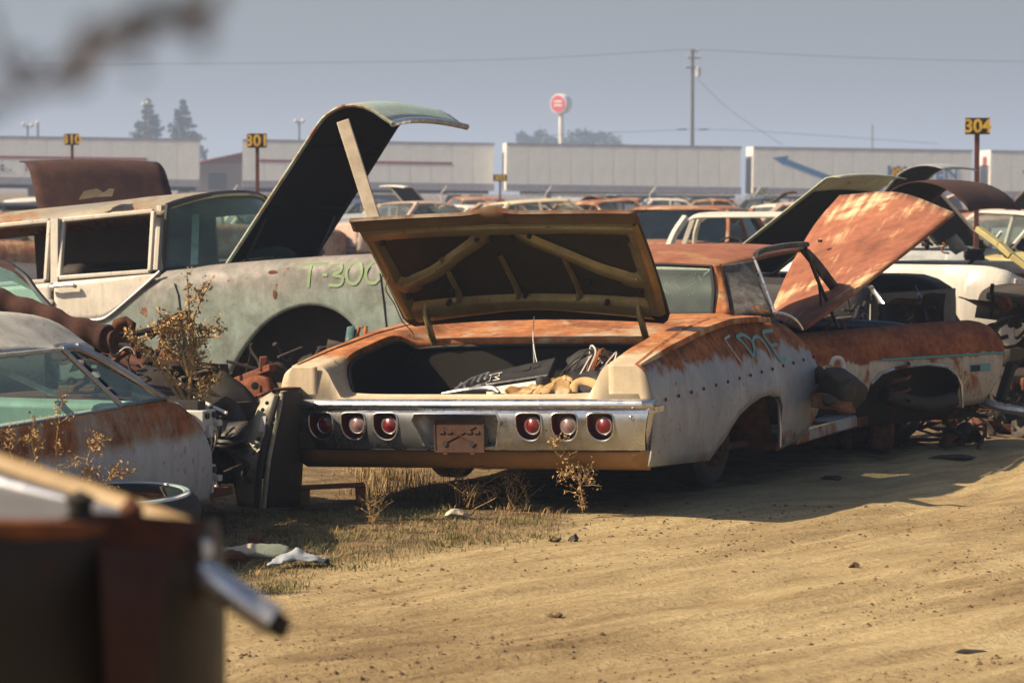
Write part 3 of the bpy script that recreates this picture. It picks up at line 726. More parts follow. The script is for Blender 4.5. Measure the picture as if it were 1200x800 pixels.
bmesh.ops.subdivide_edges(_b, edges=_b.edges[:], cuts=3, use_grid_fill=True); bmesh.ops.triangulate(_b, faces=_b.faces[:]); _b.verts.index_update()
bm_.v = [v.co.copy() for v in _b.verts]; bm_.f = [tuple(v.index for v in f.verts) for f in _b.faces]; _b.free()
bm_.v = [V((p.x + .035 * sstep(.86, .985, p.x), by(p.x, p.z), p.z)) for p in bm_.v]
for s_ in (1, -1):                                    # returns round the corners
    bm_.grid([[V((s_ * (.985 - .035 * (1 - f)) + (.035 if s_ > 0 else 0) + s_ * .012 * min(1, d / .03), by(.98, .303 + .21 * f) + d, .303 + .21 * f)) for f in (0, .5, 1)] for d in (0.0, .03, .10, .17)])
M['chrome_face'] = chrome('brushed_bumper_face', 0.30, 1.0, (0.56, 0.58, 0.60), rough=.17, wave=.09)
MB.build(bm_, 'bumper_face', M['chrome_face'], bump, angle=60, merge=True)
MB().tube([V((x, by(x, .30) + .003, .3005)) for x in [-.95 + 1.9 * i / 30 for i in range(31)]], .006, 6).build('lower_edge', M['black'], bump)
for s_ in (-.9, .93): MB().lathe([(.009, 0), (.007, .006), (.0005, .009)], 10, Matrix.Translation((s_, by(s_, .46) - .003, .468)) @ Matrix.Rotation(R(90), 4, 'X')).build('bolt', M['chrome'], bump)
rc_ = MB().grid([m3(rec), [V((x * .97 + .0002, by(x, z) + .075, .318 + (z - .318) * .95)) for x, z in rec]], close=True)
rc_.add([V((x * .97, by(x, z) + .0755, .318 + (z - .318) * .95)) for x, z in rec], [tuple(range(len(rec)))])
rc_.build('plate_recess', M['chrome_dirty'], bump)
MB().tube([V((x, by(x, z) - .002, z)) for x, z in [(-.19, .32), (-.238, .45), (-.22, .484), (.228, .484), (.246, .45), (.21, .32)]], .007, 6).build('recess_rim', M['chrome'], bump)
for i, x in enumerate(LX):
    lo = dloop(x, LZ, .138, .138)
    tl = MB().grid([m3(lo, .001), [V((x + (a - x) * .86, by(a, b) + .055, LZ + (b - LZ) * .86)) for a, b in lo]], close=True)
    tl.add([V((x + (a - x) * .86, by(a, b) + .0555, LZ + (b - LZ) * .86)) for a, b in lo], [tuple(range(len(lo)))])
    tl = tl.build('taillight', M['cup_red'], coupe, angle=30)
    MB().tube(m3(lo + lo[:1], -.002), .0045, 6, False).build('chrome_ring', M['chrome'], tl)
    lm = Matrix.Translation((x + .012, by(x, LZ) + .050, LZ - .004)) @ Matrix.Rotation(R(90), 4, 'X')
    MB().lathe([(.044, 0), (.044, .030), (.040, .034), (.036, .030)], 24, lm).build('lens_bezel', M['chrome_dirty'], tl)
    MB().lathe([(.038, .0), (.037, .031), (.027, .037), (.026, .035), (.015, .041), (.0005, .043)], 24, lm).build('lens', M['lens_clear'] if i in (1, 4) else M['lens_red'], tl)
# licence plate bracket
pb = MB().box((-.126, -.030, .292), (.146, -.024, .452))
for q in (((-.08, -.032, .42), (.10, -.032, .335)), ((-.08, -.032, .335), (.10, -.032, .42))): pb.bar(*q, .006, .006, (0, 1, 0))
for x in (-.085, -.045, .065, .105): pb.box((x - .014, -.036, .385), (x + .014, -.029, .400))
for a, b in (((-.126, -.034, .446), (.146, -.029, .453)), ((-.126, -.034, .291), (.146, -.029, .298)), ((-.126, -.034, .298), (-.120, -.029, .446)), ((.140, -.034, .298), (.146, -.029, .446))): pb.box(a, b)
pb = pb.build('plate_bracket', M['plate'], coupe)
pb.location = (0, -.035, 0)
for x in (-.068, .080):
    MB().lathe([(.014, 0), (.014, .006), (.0005, .006)], 12, Matrix.Translation((x, -.030, .335)) @ Matrix.Rotation(R(90), 4, 'X')).build('bolt_hole', M['black'], pb)
    MB().box((x - .012, -.034, .28), (x + .012, -.026, .293)).build('bracket_tab', M['plate'], pb)
MB().patch([[V((x * s_ + (.05 if x == 1 else 0), y, z)) for x in (-1, -.5, 0, .5, 1)] for s_, y, z in ((.95, -.005, .304), (.945, .005, .27), (.935, .03, .235), (.92, .075, .205))], 6, 20).build('valance', M['valance'], coupe, thick=.006)
# slot in the quarter behind the bumper
MB().box((1.0, .125, .435), (1.024, .155, .51)).build('side_marker_hole', M['black'], coupe)
# rivets along the stripped side moulding
for i in range(14):
    y = .16 + i * .182; z = .532 + .036 * y; p = V((1.022 - .052 * ((z - .46) / .26) ** 2 + .005, y, z))
    MB().lathe([(.0095, 0), (.008, .007), (.0005, .010)], 8, Matrix.Translation(p) @ Matrix.Rotation(R(90), 4, 'Y')).build('rivet', M['rust_dark'], coupe)

# ---- trunk lid standing open
LB, LT = V((0, .95, .868)), V((0, .40, 1.452))
ld = (LT - LB); LLEN = ld.length; ldn = ld.normalized(); lno = V((1, 0, 0)).cross(ldn).normalized()
if lno.y < 0: lno = -lno                                 # outer side: forward and up
def lp(s_, t, o=0.0):                                    # s across in metres, t 0..1 up the lid
    sag = .02 * (1 - (s_ / .79) ** 2) * (1 - t)
    return V((s_, 0, 0)) + LB + ld * t + lno * (o + .035 * math.sin(math.pi * t) * .5 + .02 * (1 - (s_ / .79) ** 2)) + V((0, 0, sag))
def hw(t): return .765 + .025 * t if t > .08 else .765 - .05 * (1 - t / .08) ** 2
rows = [[lp(hw(t) * s_, t, .012) for s_ in [-1 + 2 * i / 30 for i in range(31)]] for t in (0, .03, .08, .2, .4, .6, .8, .94, 1.0)]
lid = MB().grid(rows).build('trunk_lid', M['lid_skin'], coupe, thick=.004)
MB().grid([[p + lno * .008 for p in r] for r in rows]).build('outer_skin', M['rust_dark'], lid, thick=.004)
fr = MB()
def lring(a, b): return [lp(x, t, -.004) for x, t in a], [[lp(x, t, -.004) for x, t in q] for q in b]
def quad_rib(pts, h=.020):
    """A pressed rib with sloping flanks on the lid's underside: polyline in (s, t), half width w."""
    out = []
    P_ = cr([V((x, t, w)) for x, t, w in pts], 16)
    rws = []
    for i, p in enumerate(P_):
        d = (P_[min(i + 1, 16)] - P_[max(i - 1, 0)]); d2 = V((d.x, d.y * LLEN, 0)).normalized(); n2 = V((-d2.y, d2.x, 0))
        row = []
        for k, hh in ((-1, -.002), (-.55, h), (-.3, h + .004), (.3, h + .004), (.55, h), (1, -.002)):
            q = V((p.x, p.y, 0)) + V((n2.x * p.z * k, n2.y * p.z * k / LLEN, 0)); row.append(lp(q.x, q.y, -hh))
        rws.append(row)
    fr.grid(rws)
quad_rib([(-.70, .10, .05), (-.715, .3, .05), (-.725, .6, .05), (-.735, .9, .045)])
quad_rib([(.70, .10, .05), (.715, .3, .05), (.725, .6, .05), (.735, .9, .045)])
quad_rib([(-.68, .13, .075), (-.35, .15, .07), (0, .17, .06), (.35, .15, .07), (.68, .13, .075)])
quad_rib([(-.76, .86, .055), (-.4, .87, .055), (0, .87, .06), (.4, .87, .055), (.76, .86, .055)], .022)
quad_rib([(-.60, .40, .05), (-.46, .48, .045), (-.30, .62, .04), (-.14, .76, .045), (-.10, .86, .05)])
quad_rib([(.60, .40, .05), (.46, .48, .045), (.30, .62, .04), (.14, .76, .045), (.10, .86, .05)])
quad_rib([(-.71, .40, .06), (-.66, .37, .06), (-.58, .40, .05)]); quad_rib([(.71, .40, .06), (.66, .37, .06), (.58, .40, .05)])
for s_ in (-.36, -.02, .33): quad_rib([(s_ - .10, .17, .05), (s_ - .03, .24, .02), (s_ - .035 , .5, .014), (s_ - .04, .62, .012)], .015)
fr.build('inner_frame', M['lid_frame'], lid, angle=30)
# rear flange of the lid, with the pressed notch in its middle
fg = []
for i in range(41):
    s_ = -.80 + 1.6 * i / 40; nt = .03 * math.exp(-((s_ + .0) / .09) ** 2)
    a = lp(s_, 1.0, .014); dn = V((0, .018, -.062)); dv = V((0, -.016, 0))
    fg.append([a + V((0, .01, nt * .5)), a + dv + V((0, 0, .006 + nt)), a + dv * 1.6 + V((0, 0, -.012 + nt * .6)), a + dn * .4 + dv + V((0, nt * -.3, 0)), a + dn + V((0, nt * .4, 0)), a + dn * 1.1 + V((0, .05, 0))])
MB().grid(fg).build('rear_flange', worn('flange_rust', (0.13, 0.09, 0.035), (0.08, 0.046, 0.02), rust=0.06, seed=12, soft=0.12, pal=RUST_DARK, grads=(((0, 0, 1), 1.43, 1.47, 0.2),)), lid, thick=.004)
for s_, t in ((-.13, .80), (.17, .82), (.70, .78), (-.67, .80), (.66, .32), (-.66, .30), (-.45, .22), (.45, .20), (.0, .26), (.06, .78), (-.06, .78), (-.4, .33), (.38, .36)):
    q = lp(s_, t, -.036); mm = Matrix.Translation(q) @ (-lno).to_track_quat('Z', 'Y').to_matrix().to_4x4()
    MB().lathe([(.013, -.03), (.013, .001), (.0005, .001)], 10, mm).build('hole', M['black'], lid)
for s_ in (-.60, .62):
    MB().tube(cr([(s_, .865, 1.02), (s_, .86, .95), (s_ + .012, .875, .87), (s_ + .012, .925, .78), (s_ - .005, .96, .70), (s_, 1.02, .62)], 20), .016, 8, flat=1.4).build('lid_hinge', M['lid_frame'], coupe)
    MB().box((s_ - .03, .845, 1.00), (s_ + .03, .875, 1.05)).build('hinge_plate', M['rust_dark'], coupe)
MB().tube(cr([lp(.02, .1, -.05), (.08, .72, .80), (.16, .60, .66), (.2, .55, .6)], 10), .0025, 5).build('cord', M['white_marker'], coupe)
MB().bar((.085, .72, .52), (.085, .72, .80), .018, .008).build('lock_post', M['chrome_dirty'], coupe)
MB().tube(cr([lp(-.72, .5, -.03), lp(-.75, .42, -.06), lp(-.73, .3, -.07), lp(-.74, .12, -.05), lp(-.72, .0, -.03), (-.70, .9, .80), (-.69, .8, .68)], 20), .003, 5).build('wire', M['rust_dark'], coupe)

# ---- greenhouse
RW = [[V((-.62, 1.955, .893)), V((-.3, 1.90, .90)), V((0, 1.88, .902)), V((.3, 1.90, .90)), V((.62, 1.955, .893))],
      [V((-.60, 2.05, 1.02)), V((-.3, 2.0, 1.04)), V((0, 1.99, 1.045)), V((.3, 2.0, 1.04)), V((.60, 2.05, 1.02))],
      [V((-.555, 2.138, 1.147)), V((-.3, 2.09, 1.165)), V((0, 2.08, 1.17)), V((.3, 2.09, 1.165)), V((.555, 2.138, 1.147))]]
rg = MB().patch(RW, 6, 16).build('rear_window', M['rear_glass'], coupe)
edge = [RW[0][4], RW[1][4], RW[2][4], RW[2][3], RW[2][2], RW[2][1], RW[2][0], RW[1][0], RW[0][0], RW[0][1], RW[0][2], RW[0][3], RW[0][4]]
MB().tube([p + V((0, -.01, .002)) for p in edge], .012, 6, False).build('window_gasket', M['trim_dark'], rg)
for pts in ([(795, 322), (790, 332), (797, 338), (789, 346), (786, 338)], [(815, 320), (810, 335), (806, 348)], [(804, 338), (816, 330)], [(782, 330), (776, 338), (784, 344)], [(818, 322), (822, 330)], [(814, 340), (811, 345)], [(824, 324), (820, 334)]):
    MB().tube([L(u, v, 1, 2.02 + (368 - v) * .0025 - .0) for u, v in pts], .0028, 4).build('scribble', M['white_marker'], rg)
roof = []
for y, zc, ze, hx in ((2.125, 1.168, 1.145, .57), (2.22, 1.20, 1.155, .62), (2.45, 1.238, 1.172, .665), (2.8, 1.263, 1.195, .68), (3.2, 1.272, 1.212, .68), (3.58, 1.262, 1.215, .66)):
    roof.append([V((hx * f, y + .0, ze + (zc - ze) * (1 - abs(f) ** 3.0))) for f in [-1 + i / 10 for i in range(21)]])
cols = [cr([r[j] for r in roof], 20) for j in range(21)]
MB().grid([[cols[j][i] for j in range(21)] for i in range(21)]).build('roof', M['roof_rust'], coupe, thick=.01)
for sg in (1, -1):
    g = [[(.61, 1.965, .885), (.76, 1.99, .884), (.86, 2.06, .884), (.925, 2.11, .885)],
         [(.60, 2.05, 1.00), (.70, 2.10, 1.0), (.78, 2.19, 1.0), (.815, 2.26, 1.0)],
         [(.575, 2.13, 1.12), (.64, 2.20, 1.11), (.70, 2.34, 1.11), (.715, 2.43, 1.11)],
         [(.56, 2.14, 1.15), (.62, 2.22, 1.158), (.655, 2.40, 1.172), (.668, 2.53, 1.18)]]
    MB().patch([[V((sg * x, y, z)) for x, y, z in r] for r in g], 12, 10).build('sail_panel', M['vinyl'], coupe, thick=.02)
    MB().patch([[V((sg * (r[0][0] - .004), r[0][1] - .006, r[0][2])), V((sg * (r[1][0] - .035), r[1][1] - .028, r[1][2] + .002))] for r in g], 8, 3).build('pillar_edge', M['deck'], coupe, thick=.012)
fq = [L(u, v, 0, c) for u, v, c in ((908, 367, .93), (897, 336, .81), (886, 308, .69), (884, 302, .675), (890, 298, .675), (905, 294, .675), (925, 291, .68), (944, 290, .685))]
MB().tube(cr(fq, 28), .009, 8).build('window_chrome', M['chrome'], coupe)
MB().tube(cr([p + V((.012, -.01, .018)) for p in fq[3:]], 12), .018, 8).build('drip_rail', M['vinyl'], coupe)
MB().tube(cr([L(908, 366, 0, .93), L(922, 369, 0, .94), L(933, 376, 0, .95), L(940, 386, 0, .96)], 10), .010, 8).build('belt_chrome', M['chrome'], coupe)
a0, a1 = L(940, 289, 0, .68), L(985, 341, 0, .74)
st = MB().patch([[a0 + V((0, 0, .02)), a0 * .6 + a1 * .4 + V((0, .02, .035)), a1 + V((0, 0, .02))], [a0 - V((0, .05, .01)), a0 * .6 + a1 * .4 - V((0, .05, .02)), a1 - V((0, .08, .03))]], 2, 10)
st.build('torn_header', M['vinyl'], coupe, thick=.012)
MB().tube(cr([L(944, 291, 0, .70), L(957, 325, 0, .73), L(970, 355, 0, .78), L(982, 384, 0, .84)], 10), .012, 6).build('windshield_pillar', M['dark_metal'], coupe)
MB().tube(cr([L(958, 322, 0, .72), L(961, 345, 0, .74), L(962, 360, 0, .75)], 6), .008, 6).build('torn_seal', M['rubber'], coupe)
# sill of the missing door
s0, s1 = L(938, 508, 0, .93), L(999, 489, 0, .93)
MB().bar((.86, 2.35, .175), (.86, s1.y, s1.z - .02), .20, .07).build('sill', M['quarter'], coupe, bevel=.01)
MB().box((.78, 2.66, .212), (.955, s1.y - .01, .222)).build('sill_plate', M['chrome'], coupe)

# ---- teal marker writing on the quarter panel
def on_side(u, v):
    p = L(u, v, 0, 1.0); p.x = 1.022 - 0.052 * ((p.z - 0.46) / 0.26) ** 2 + .012
    return p
for pts, w, mt in (([(859, 397), (863, 412), (868, 426)], .016, 'strip_grey'), ([(859, 397), (867, 393)], .014, 'strip_grey'),
                   ([(873, 394), (878, 402), (884, 417), (888, 400), (882, 392), (874, 394)], .020, 'teal_paint'),
                   ([(889, 416), (889, 400), (896, 394), (901, 402), (904, 418)], .020, 'teal_paint'),
                   ([(916, 387), (904, 390), (907, 404), (912, 421), (920, 420)], .022, 'teal_paint'), ([(907, 405), (915, 403)], .018, 'teal_paint')):
    MB().ribbon([on_side(p.x, p.y) for p in cr([V((a, b, 0)) for a, b in pts], 14)], w, (1, 0, .3)).build('marker_stroke', M[mt], coupe)

# ---- front fender and hood, pushed outward at the nose
FF = Frame((0, 0, 0), R(47))
q0 = dep(1075, 440, 17.6)
FF = Frame((q0.x, q0.y, 0), R(47))
wl = lambda p: C.l(FF.w(p))
FT = [(p.y, p.z) for p in (FF.px(u, v, 0, 0) for u, v in [(938, 395), (1000, 389), (1060, 384), (1120, 379), (1160, 377), (1172, 382), (1180, 396)])]
FB = [(p.y, p.z) for p in (FF.px(u, v, 0, 0) for u, v in [(938, 455), (1000, 470), (1016, 468), (1019, 450), (1031, 438), (1056, 430), (1086, 427), (1107, 430), (1120, 440), (1125, 452), (1126, 478), (1158, 472), (1168, 448), (1180, 400)])]
M['fender'] = worn('rust_fender', (0.50, 0.46, 0.38), (0.40, 0.33, 0.25), rust=0.125, grads=(((0, 0, 1), 0.50, 0.60, 0.40),), scale=3.4, seed=2.7, drip=0.16, soft=0.035, pal=((0.07, 0.020, 0.010), (0.17, 0.050, 0.020), (0.27, 0.088, 0.032), (0.42, 0.18, 0.07)))
rows = []
ys = sorted(set([FT[0][0] + (FT[-1][0] - FT[0][0]) * i / 60 for i in range(61)] + [y for y, _ in FB if FT[0][0] <= y <= FT[-1][0]]))
for y in ys:
    zt, zb = interp(FT, y), interp(FB, y); zt = max(zt, zb + .01); row = []
    for j in range(13):
        f = j / 12; z = zb + (zt - zb) * f; x = .012 - .05 * ((z - .52) / .25) ** 2
        if z > zt - .10: x -= .06 * ((z - zt + .10) / .10) ** 2
        x -= .007 * math.exp(-((z - .575) / .010) ** 2)
        row.append(wl((x, y, z)))
    row.append(wl((-.16, y, zt + .006))); row.append(wl((-.19, y, zt - .03)))
    rows.append(row)
fd = MB().grid(rows).build('front_fender', M['fender'], coupe, thick=.01)
MB().tube([wl((.012, y, z + .004)) for y, z in FB[3:11]], .010, 6).build('arch_moulding', M['chrome_dirty'], fd)
yA, yB = FF.px(1135, 430, 0, 0), FF.px(1158, 432, 0, 0)
MB().box((0, 0, 0), (.012, yB.y - yA.y, .045), C.i @ FF.m @ Matrix.Translation((.006, yA.y, yA.z - .03))).build('side_marker_lamp', M['teal_paint'], fd)
MB().box((0, .005, 0), (.016, (yB.y - yA.y) * .45, .036), C.i @ FF.m @ Matrix.Translation((.006, yA.y, yA.z - .026))).build('lamp_hole', M['black'], fd)
MB().tube([wl((.010, y, .575)) for y in [-.35 + .1 * i for i in range(13)]], .008, 6).build('side_moulding', M['teal_paint'], fd)
MB().patch([[wl((-.22, y, z)) for y in (-1.15, -.4, .3, .85)] for z in (.16, .45, .70)], 4, 10).build('inner_fender', M['black'], coupe, thick=.01)
eb = MB().patch([[wl((-1.30, y, z)) for y in (-1.1, -.4, .3, .75)] for z in (.25, .70, .76)], 6, 10)
eb.grid([[wl((-1.30, y, .76)) for y in (-1.1, 0, .75)], [wl((-1.5, y, .72)) for y in (-1.1, 0, .75)]])
eb.build('far_fender', M['fender'], coupe, thick=.01)
M['blue_black'] = plain('blue_black_paint', (0.012, 0.018, 0.035), 0.32, c2=(0.02, 0.026, 0.045))
MB().tube(cr([wl((-.55, -.75, .77)), wl((-.5, -.3, .76)), wl((-.42, .2, .73)), wl((-.35, .5, .68))], 14), [.05] * 15, 10).build('cowl_pad', M['blue_black'], coupe)
MB().box((-1.25, -1.1, .2), (-.25, -.95, .72), C.i @ FF.m).build('firewall', M['black'], coupe)
MB().box((-1.0, -.7, .22), (-.45, .25, .62), C.i @ FF.m).build('engine_block', M['dark_metal'], coupe, bevel=.04)
MB().tube(cr([wl((-.42, -.38, .70)), wl((-.40, -.36, .78)), wl((-.36, -.30, .80)), wl((-.33, -.28, .74))], 8), .010, 6).build('fuel_line', M['rust'], coupe)
# hood
hp = lambda u, v, d: C.l(dep(u, v, d))
M['hood_rust'] = worn('rust_red_hood', (0.80, 0.58, 0.38), (0.62, 0.40, 0.24), rust=0.325, scale=1.5, pal=RUST_RED, seed=14.2, rough=0.62, drip=0.20, soft=0.05, bump=0.12, dscale=(11, .9, .9), streak=0, chips=0)
H = [[hp(905, 372, 17.9), hp(925, 382, 17.3), hp(944, 387, 16.9)],
     [hp(925, 322, 18.3), hp(962, 340, 17.75), hp(1000, 346, 17.25)],
     [hp(955, 268, 18.75), hp(1013, 282, 18.2), hp(1063, 297, 17.65)],
     [hp(985, 232, 19.1), hp(1054, 229, 18.75), hp(1119, 252, 18.0)]]
hd = MB().patch(H, 18, 18).build('hood', M['hood_rust'], coupe, thick=.022)
MB().lathe([(.016, -.01), (.016, .006), (.0005, .006)], 10, Matrix.Translation(hp(961, 282, 18.26))).build('hood_hole', M['black'], hd)
# ================================================================ two-tone wagon behind, nose to the right
WY = R(115)
w0 = dep(185, 318, 20.0)
W = Frame((0, 0, 0), WY, R(4.2), 0)
W = Frame(w0 - (W.m.to_3x3() @ V((.95, 0, 1.02))), WY, R(4.2), 0)
M['teal_paint_old'] = worn('faded_teal', (.215, .275, .25), (.25, .22, .21), rust=-.05, scale=1.9, seed=21, rough=.55, drip=.16, grime=.85, soft=.05, chips=.9, pgrad=((0, 0, 1), .70, .98, .75))
M['white_old'] = worn('chalky_white', (.52, .49, .43), (.42, .40, .36), rust=-.10, scale=2.4, seed=25, rough=.5, drip=.06, grime=.30)
M['roof_tan'] = worn('weathered_roof', (.34, .30, .21), (.20, .20, .185), rust=.09, scale=2.2, seed=28, rough=.6, grads=(((0, 1, 0), -.6, -2.2, .22),), soft=.06)
M['hood_in'] = plain('black_hood_underside', (.006, .006, .006), .9, c2=(.014, .011, .009), scale=5, spec=.1)  # even near black for the inner side of raised hoods
M['teal_glass'] = glass('teal_glass', (.45, .78, .72), .42, (.16, .27, .24))
M['wagon_glass'] = glass('wagon_glass', (.62, .88, .82), .26, (.20, .29, .26), clear=.92)
M['pale_glass'] = glass('pale_teal_glass', (.55, .80, .74), .52, (.24, .34, .30), clear=.9)  # dense pale film carries both dust and the sky's reflection
M['clear_glass'] = glass('dirty_glass', (.70, .80, .76), .25, (.22, .24, .22))
M['green_chalk'] = plain('green_chalk', (.19, .31, .14), .8, c2=(.20, .24, .17), scale=20)
M['plank'] = plain('weathered_wood', (.50, .43, .33), .85, c2=(.36, .30, .22), scale=10)
M['cabin_shade'] = plain('painted_cabin_shade', (.010, .010, .010), .4, c2=(.03, .022, .016))  # near black colour stands for the dim cabin
wagon = thing('teal_wagon', 'old two tone teal and white wagon with its hood propped up by a plank', 'car', W.m)
Lw = lambda u, v, c=.95: W.px(u, v, 0, c)
# front fender (teal) traced on the side
FT2 = [(p.y, p.z) for p in (Lw(u, v) for u, v in [(185, 318), (240, 312), (300, 307), (360, 303), (420, 300), (470, 299), (520, 300), (545, 312)])]
FB2 = [(p.y, p.z) for p in (Lw(q.x, q.y) for q in [V((60, 452, 0)), V((120, 450, 0)), V((200, 447, 0))] + cr([V((u, v, 0)) for u, v in [(264, 446), (272, 433), (286, 410), (306, 385), (330, 367), (358, 358), (385, 361), (405, 372), (420, 390), (428, 412), (432, 440)]], 44) + [V((470, 432, 0)), V((545, 410, 0))])]
TRIM = [Lw(u, v) for u, v in [(186, 318), (165, 338), (145, 356), (132, 367), (121, 373.5), (105, 375), (86, 375), (60, 377), (20, 380)]]
trim_t = sorted([(p.y, p.z) for p in TRIM])
def wx(z, zt): return .955 - .03 * ((z - .62) / .4) ** 2 - (.07 * ((z - zt + .10) / .10) ** 2 if z > zt - .10 else 0)
y0, y1 = Lw(60, 377).y - 1.6, FT2[-1][0]
def wtop(y): return interp(FT2, y) if y > 0 else 1.0 + .012 * y
ys = sorted(set([y0 + (y1 - y0) * i / 110 for i in range(111)] + [y for y, _ in FB2]))
# teal panel: full height ahead of the trim, lower body behind it
rows = []
for y in ys:
    zt = wtop(y) if y > 0 else min(wtop(y), interp(trim_t, y)); zb = interp(FB2, y); zt = max(zt, zb + .02)
    zr = wtop(y)
    rows.append([V((wx(zb + (zt - zb) * j / 12, zr), y, zb + (zt - zb) * j / 12)) for j in range(13)] + ([V((.72, y, zr + .012)), V((.60, y, zr - .01)), V((.58, y, zr - .10))] if y > .25 else [V((wx(zt, zr) - .01, y, zt))] * 3))
MB().grid(rows).build('fender', M['teal_paint_old'], wagon, thick=.01, merge=False)
# far fender
MB().grid([[V((-x, y, z)) for x, y, z in ((.95, y, .4), (.95, y, .8), (.90, y, wtop(y) - .03), (.72, y, wtop(y) + .01), (.58, y, wtop(y) - .1))] for y in [.3 + (y1 - .3) * i / 12 for i in range(13)]]).build('far_fender', M['teal_paint_old'], wagon, thick=.01)
# white doors with window openings
def door(name, ya, yb, wa, wb, zb_, zt_, sl=0.0):
    rows = []
    for y in [ya + (yb - ya) * i / 24 for i in range(25)]:
        zt = wtop(y) + .006; zl = interp(trim_t, y) + .004
        if zl > zt - .01: zl = zt - .01
        rows.append([V((wx(zl + (zt - zl) * j / 8, zt + .2) + .004, y, zl + (zt - zl) * j / 8)) for j in range(9)])
    d = MB().grid(rows).build(name, M['white_old'], wagon, thick=.012)
    fr_ = [V((.90, wa, zb_)), V((.80, wa + sl * .3, zt_)), V((.80, wb, zt_ + .01)), V((.90, wb + sl, zb_))]
    f = MB()
    for a, b in zip(fr_, fr_[1:] + fr_[:1]): f.bar(a, b, .032, .034, (1, 0, 0))
    f.build('window_frame', M['white_old'], d, bevel=.008)
    return d
yB = Lw(60, 327).y
bz, tz = Lw(120, 322, .90), Lw(120, 254, .80)
d1 = door('front_door', yB + .01, -.005, Lw(70, 324, .9).y, Lw(176, 318, .9).y, bz.z, tz.z + .0, .0)
d2 = door('rear_door', yB - 1.15, yB - .012, Lw(70, 324, .9).y - 1.08, Lw(54, 328, .9).y, bz.z - .015, tz.z - .008)
hx_ = [Lw(u, v, .99) for u, v in [(57, 340), (60, 336), (72, 334.5), (85, 334), (87, 336)]]
MB().tube([V((.965, hx_[0].y, hx_[0].z))] + cr(hx_[1:4], 6) + [V((.965, hx_[4].y, hx_[4].z))], .014, 8).build('handle', M['chrome_dirty'], d1)
MB().lathe([(.022, 0), (.02, .012), (.0005, .014)], 10, Matrix.Translation(Lw(60, 354, .955)) @ Matrix.Rotation(R(90), 4, 'Y')).build('lock', M['chrome_dirty'], d1)
MB().tube([V((wx(p.z, 1.2) + .008, p.y, p.z)) for p in cr(TRIM, 40)], .012, 8).build('side_moulding', M['chrome'], wagon)
MB().bar(V((.93, yB - .005, .62)), V((.83, yB - .005, tz.z + .01)), .06, .05, (1, 0, 0)).build('door_post', M['white_old'], wagon)
def seam(pts): MB().tube([V((wx(z, 1.3) + .0045, y, z)) for y, z in pts], .0055, 5).build('door_seam', M['trim_dark'], wagon)
seam([(yB, .30 + .1 * k) for k in range(7)] + [(yB, .985)])
seam([(.17, .32), (.17, .5), (.165, .7), (.15, .85), (.12, .93)])
seam([(-1.9 + .3 * k, .315) for k in range(8)])
seam([(1.75, .45), (1.74, .7), (1.72, .9)])
# roof
yr0 = yB - 2.2
zr = Lw(120, 250, .78).z
rf = []
for y, dz, hxx in ((yr0, -.05, .74), (yr0 + .8, -.02, .77), (yB, .0, .78), (-.45, .012, .78), (-.2, .010, .775), (-.06, -.012, .76)):
    rf.append([V((hxx * f, y + .22 * (1 - f * f) * (1 if y > -.1 else .5 if y > -.25 else 0), zr + dz + .105 * (1 - abs(f) ** 2.6) - (.035 if abs(f) > .98 else 0))) for f in [-1 + i / 10 for i in range(21)]])
cols = [cr([r[j] for r in rf], 26) for j in range(21)]
MB().grid([[cols[j][i] for j in range(21)] for i in range(27)]).build('roof', M['roof_tan'], wagon, thick=.02)
MB().tube(cr([V((.795, y, zr + dz - .02)) for y, dz in ((yr0, -.05), (yB - .6, -.02), (yB, 0), (-.45, .012), (-.1, .008))], 12), .014, 6).build('drip_rail', M['roof_tan'], wagon)
# wraparound windshield
def ws(f, t):                                    # f -1..1 across, t 0..1 up
    x = .80 * f * (1 - .10 * t); bow = .52 * (1 - abs(f) ** 2.6)
    return V((x, -.06 + bow - .36 * t * (1 - abs(f) ** 3) + .02 * t, 1.03 + (zr + .02 - 1.03) * t + .075 * t * (1 - abs(f) ** 2.4) + .02 * (1 - f * f) * (1 - t)))
MB().grid([[ws(-1 + i / 12, j / 6) for i in range(25)] for j in range(7)]).build('windshield', M['wagon_glass'], wagon)
ring = [ws(-1 + i / 12, 0) for i in range(25)] + [ws(1, j / 6) for j in range(1, 6)] + [ws(1 - i / 12, 1) for i in range(25)] + [ws(-1, 1 - j / 6) for j in range(1, 7)]
MB().tube([p + V((.004, .012, 0)) for p in ring], .020, 6, False).build('windshield_gasket', M['trim_dark'], wagon)
MB().tube([ws(1, j / 6) + V((-.02, -.05, 0)) for j in range(7)], .032, 8).build('windshield_post', M['white_old'], wagon)
MB().tube([ws(-1, j / 6) + V((.02, -.05, 0)) for j in range(7)], .032, 8).build('windshield_post', M['white_old'], wagon)
MB().patch([[V((-.85, .28, 1.02)), V((0, .62, 1.04)), V((.85, .28, 1.02))], [V((-.85, .02, 1.02)), V((0, .42, 1.04)), V((.85, .02, 1.02))], [V((-.8, -.06, .98)), V((0, -.02, .98)), V((.8, -.06, .98))]], 6, 14).build('cowl', M['teal_paint_old'], wagon, thick=.01)
